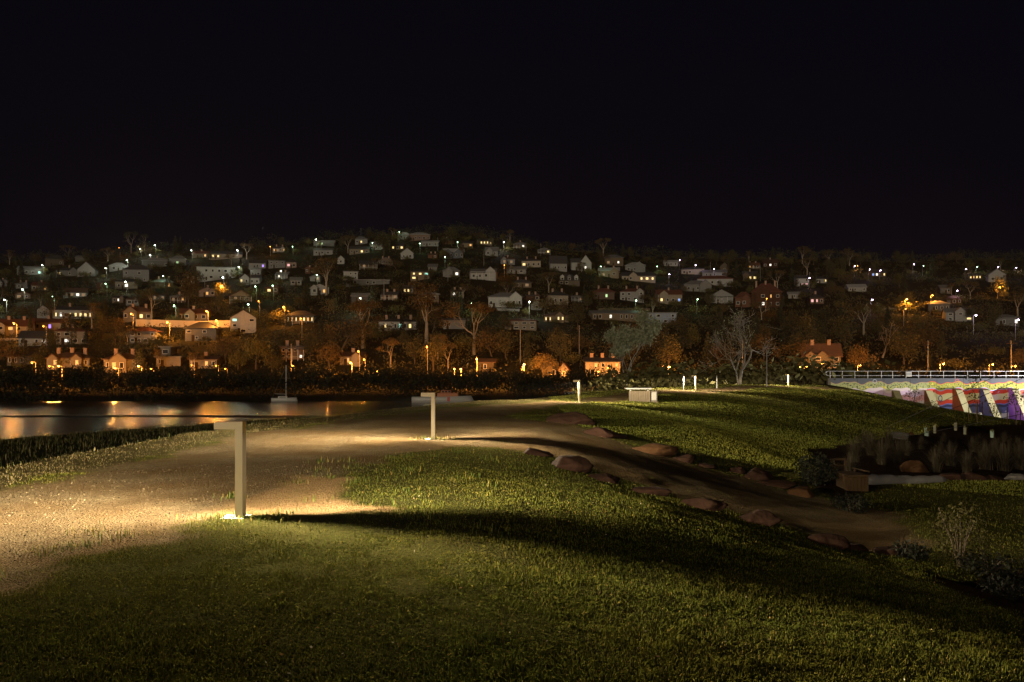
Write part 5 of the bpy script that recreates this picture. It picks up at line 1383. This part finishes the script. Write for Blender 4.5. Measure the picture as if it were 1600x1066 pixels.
scrub('ridge_woodland', np.stack([X_, Y_, Z_ + rng.uniform(.5, 1, n) * np.interp(vnoise(X_, Y_, 22, 32), [0, 1], [1.5, 11])], 1), 1.5, (2.2, 2.0, 1.6), 30, LEAFC)

# ------------------------------------------------------------------ lawn grass, verge, reeds, stones
def grass_mat():
    m, n, l, b = mat_new('grass_blade'); b.inputs['Roughness'].default_value = .8; b.inputs['Specular IOR Level'].default_value = 0.0
    a = n.new('ShaderNodeVertexColor'); a.layer_name = 'tint'; l.new(a.outputs['Color'], b.inputs['Base Color']); return m
GRASS = grass_mat()
def blades(name, P, z, h, w, lean, col):
    n = len(P); th = rng.uniform(0, 2*PI, n); d = np.stack([np.cos(th), np.sin(th)], 1); s = np.stack([-d[:,1], d[:,0]], 1)
    ln = np.abs(rng.normal(0, lean, n))[:, None]; h = h[:, None]; w = w[:, None]
    base = np.c_[P, z - .004]; V = np.zeros((n, 5, 3))
    V[:,0] = base - np.c_[s * w, np.zeros(n)]; V[:,1] = base + np.c_[s * w, np.zeros(n)]
    mid = np.c_[P + d * ln * h * .35, z + (h * .62)[:,0]]
    V[:,2] = mid + np.c_[s * w * .7, np.zeros(n)]; V[:,3] = mid - np.c_[s * w * .7, np.zeros(n)]
    V[:,4] = np.c_[P + d * ln * h * 1.0, z + (h * np.clip(1 - .4 * ln, .3, 1))[:,0]]
    b = np.arange(n)[:, None] * 5
    F3 = np.concatenate([b + np.array([[0,1,2]]), b + np.array([[0,2,3]]), b + np.array([[3,2,4]])], 1).reshape(-1, 3)
    me = np_mesh(name, V.reshape(-1, 3), F3, GRASS)
    set_attr(me, 'tint', np.repeat(col, 5, 0))
    o = new_obj(name, me); o['kind'] = 'stuff'; return o
def polar(n, r0, r1, p=1.0, a=42):
    u = rng.uniform(0, 1, n); r_ = r0 * (r1 / r0) ** (u ** p); t = rng.uniform(-R(a), R(a), n)
    return np.stack([r_ * np.sin(t), r_ * np.cos(t)], 1), r_
P, r_ = polar(620000, 3.4, 44, 1.2)
g, s, m, k, d = cover(P)
pr = (1 - g) * (1 - m) * np.where(s > .5, .10, 1) * (d < .6) * np.where(k > .5, .55, 1)
# a few tufts run out into the gravel and the soil
tuft = (vnoise(P[:,0], P[:,1], .33, 41) > .80) & (g > .3) & (poly_dist(P, P_LEVEE) < .9)
pr = np.where(tuft & (d < -1.5), .12, pr)
bare = (vnoise(P[:,0], P[:,1], .42, 47) < .34) & (np.hypot(P[:,0] + 3.0, P[:,1] - 8.6) < 2.6 + 1.2 * vnoise(P[:,0], P[:,1], 1.0, 48))
pr = np.where(bare, pr * .25, pr) * (.55 + .45 * (vnoise(P[:,0], P[:,1], .3, 49) > .32))
ok = rng.uniform(0, 1, len(P)) < pr
P, r_, k, s = P[ok], r_[ok], k[ok], s[ok]; zz = ground_z(P[:,0], P[:,1])
patch = vnoise(P[:,0], P[:,1], .8, 42); fine = vnoise(P[:,0], P[:,1], .16, 43)
gscale = 1 + r_ / 22
hgt = (.011 + .013 * patch * rng.uniform(.4, 1.3, len(P)) + .012 * (fine > .7)) * np.minimum(gscale, 1.2); hgt *= np.where(k > .5, 1.2, 1)
wid = .0021 * gscale * rng.uniform(.7, 1.3, len(P))
green = np.array([.090,.108,.020]); straw = np.array([.25,.19,.05]); olive = np.array([.15,.142,.025]); dryc = np.array([.23,.18,.085])
mixv = np.clip(vnoise(P[:,0], P[:,1], 1.4, 44) * .8 + rng.normal(0, .28, len(P)), 0, 1)[:, None]
col = green * (1 - mixv) + olive * mixv
col = np.where((rng.uniform(0, 1, len(P)) < .08)[:, None], straw, col); col = np.where((k > .5)[:, None] & (rng.uniform(0,1,len(P)) < .75)[:, None], dryc, col)
col *= rng.uniform(.86, 1.14, (len(P), 1))
blades('lawn_grass', P, zz, hgt, wid, 1.0, col)
# the far slopes of the levee, coarser with distance
P, r_ = polar(330000, 24, 84, 1.0, 36)
P = P[P[:,0] > 2]; d = edge_dist(P); P = P[d < .4]
g, s, m, k, d = cover(P); ok = rng.uniform(0, 1, len(P)) < (1 - g) * (1 - m); P, k = P[ok], k[ok]; r_ = np.hypot(P[:,0], P[:,1]); zz = ground_z(P[:,0], P[:,1])
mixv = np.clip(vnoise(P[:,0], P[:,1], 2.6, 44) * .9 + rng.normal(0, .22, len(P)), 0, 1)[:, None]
col = (green * (1 - mixv) + olive * mixv) * 1.75; col = np.where((rng.uniform(0, 1, len(P)) < .03)[:, None], straw, col) * rng.uniform(.86, 1.14, (len(P), 1))  # same grass, colour brightened to paint in path light on the slope
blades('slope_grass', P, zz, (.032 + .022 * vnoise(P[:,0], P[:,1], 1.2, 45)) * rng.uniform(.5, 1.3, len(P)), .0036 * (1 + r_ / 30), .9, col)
# longer weeds at the feet of the path lights and in scattered clumps
PW = []
for o in PL:
    n = 130 if o.location.y < 25 else 220
    q = rng.normal(0, 1, (n, 2)) * np.array([.28, .16]) * (1 if o.location.y < 25 else 2.2) + np.array([o.location.x + .05, o.location.y - .12]); PW.append(q)
for c in rng.uniform(0, 1, (26, 2)):
    x = -3.4 + 3.2 * c[0]; y = 8.2 + 8 * c[1]; PW.append(rng.normal(0, .11, (26, 2)) + np.array([x, y]))
for c in rng.uniform(0, 1, (6, 2)):
    PW.append(rng.normal(0, .12, (40, 2)) + np.array([-3.6 - 1.1 * c[0] , 6.0 + 5 * c[1]]))
P = np.concatenate(PW); n = len(P); zz = ground_z(P[:,0], P[:,1])
far = np.hypot(P[:,0], P[:,1]); gs = 1 + far / 20
blades('weeds', P, zz, rng.uniform(.025, .075, n) * np.minimum(gs, 1.6), .0028 * gs, .9, np.where(rng.uniform(0,1,(n,1)) < .3, straw, np.array([.085,.12,.025])) * rng.uniform(.7, 1.3, (n,1)))
# reeds and rank grass on the river bank
n = 42000
t = rng.uniform(0, 1, n); P = np.stack([rng.uniform(-62, -6, n), rng.uniform(6, 84, n)], 1); d = edge_dist(P); kk = 1.0 + .15 * np.clip((P[:,1] - 30) / 30, 0, 1)
ok = (d > .3) & (d / kk < 36) & (np.abs(P[:,0] / P[:,1]) < .95); P = P[ok]; d = d[ok]; zz = ground_z(P[:,0], P[:,1]); n = len(P)
blades('river_reeds', P, zz, rng.uniform(.2, 1.0, n) * np.interp(d, [0, 4, 20], [.12, .17, .38]), .009 * rng.uniform(.6, 1.3, n), 1.0, np.where(rng.uniform(0,1,(n,1)) < .5, np.array([.14,.12,.055]), np.array([.085,.095,.035])) * rng.uniform(.6, 1.3, (n,1)))

# leaf bits scattered on the lawn; the pale ones stand in for dew glints
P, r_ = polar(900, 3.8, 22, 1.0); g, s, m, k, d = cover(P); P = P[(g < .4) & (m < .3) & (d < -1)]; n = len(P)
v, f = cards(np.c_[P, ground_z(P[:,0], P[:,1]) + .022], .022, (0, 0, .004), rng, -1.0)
me = np_mesh('lawn_specks', v, f, GRASS); set_attr(me, 'tint', np.repeat(np.array([(.42,.36,.24),(.30,.17,.07),(.2,.13,.06)])[rng.integers(0, 3, n)], 4, 0))
new_obj('lawn_specks', me)['kind'] = 'stuff'

# loose stones of the gravel path
P, r_ = polar(90000, 3.6, 15, 1.1, 48)
g, s, m, k, d = cover(P)
ok = (g > .5) & (poly_dist(P, P_SOIL) < 0) & (rng.uniform(0, 1, len(P)) < .35 + .65 * vnoise(P[:,0], P[:,1], 1.6, 51)); P, r_ = P[ok][:42000], r_[ok][:42000]; n = len(P); zz = ground_z(P[:,0], P[:,1]) - .012
sz = (.0036 + .0075 * rng.uniform(0, 1, n) ** 2.6) * (1 + r_ / 26)
oc = np.array([(1,0,0),(-1,0,0),(0,1,0),(0,-1,0),(0,0,1),(0,0,-1)], float); of = np.array([(0,2,4),(2,1,4),(1,3,4),(3,0,4),(2,0,5),(1,2,5),(3,1,5),(0,3,5)])
th = rng.uniform(0, 2*PI, n); ca, sa = np.cos(th), np.sin(th)
V = oc[None] * rng.uniform(.6, 1.3, (n, 6, 1)) * sz[:, None, None] * np.array([1, 1, .62])
V = np.stack([V[...,0]*ca[:,None] - V[...,1]*sa[:,None], V[...,0]*sa[:,None] + V[...,1]*ca[:,None], V[...,2]], -1) + np.c_[P, zz + sz * .2][:, None, :]
me = np_mesh('loose_stones', V.reshape(-1, 3), (np.arange(n)[:, None, None] * 6 + of[None]).reshape(-1, 3), GRASS)
pal = np.array([(.17,.13,.075),(.11,.08,.045),(.21,.165,.10),(.05,.036,.021)])[rng.integers(0, 4, n)] * rng.uniform(.75, 1.25, (n, 1))
set_attr(me, 'tint', np.repeat(pal, 6, 0))
new_obj('loose_stones', me)['kind'] = 'stuff'

# ------------------------------------------------------------------ night air
hz = MB().box(-1500, 1500, -60, 2050, -9, 150).mesh('haze', None)
hm_ = bpy.data.materials.new('haze'); hm_.use_nodes = True
hn = hm_.node_tree; hn.nodes.remove(hn.nodes['Principled BSDF'])
pv = hn.nodes.new('ShaderNodeVolumePrincipled'); pv.inputs['Color'].default_value = (.9,.9,.9,1); pv.inputs['Density'].default_value = HAZE
pv.inputs['Anisotropy'].default_value = .6
hn.links.new(pv.outputs['Volume'], hn.nodes['Material Output'].inputs['Volume'])
hz.materials.append(hm_)
if HAZE > 0: new_obj('haze', hz)['kind'] = 'stuff'
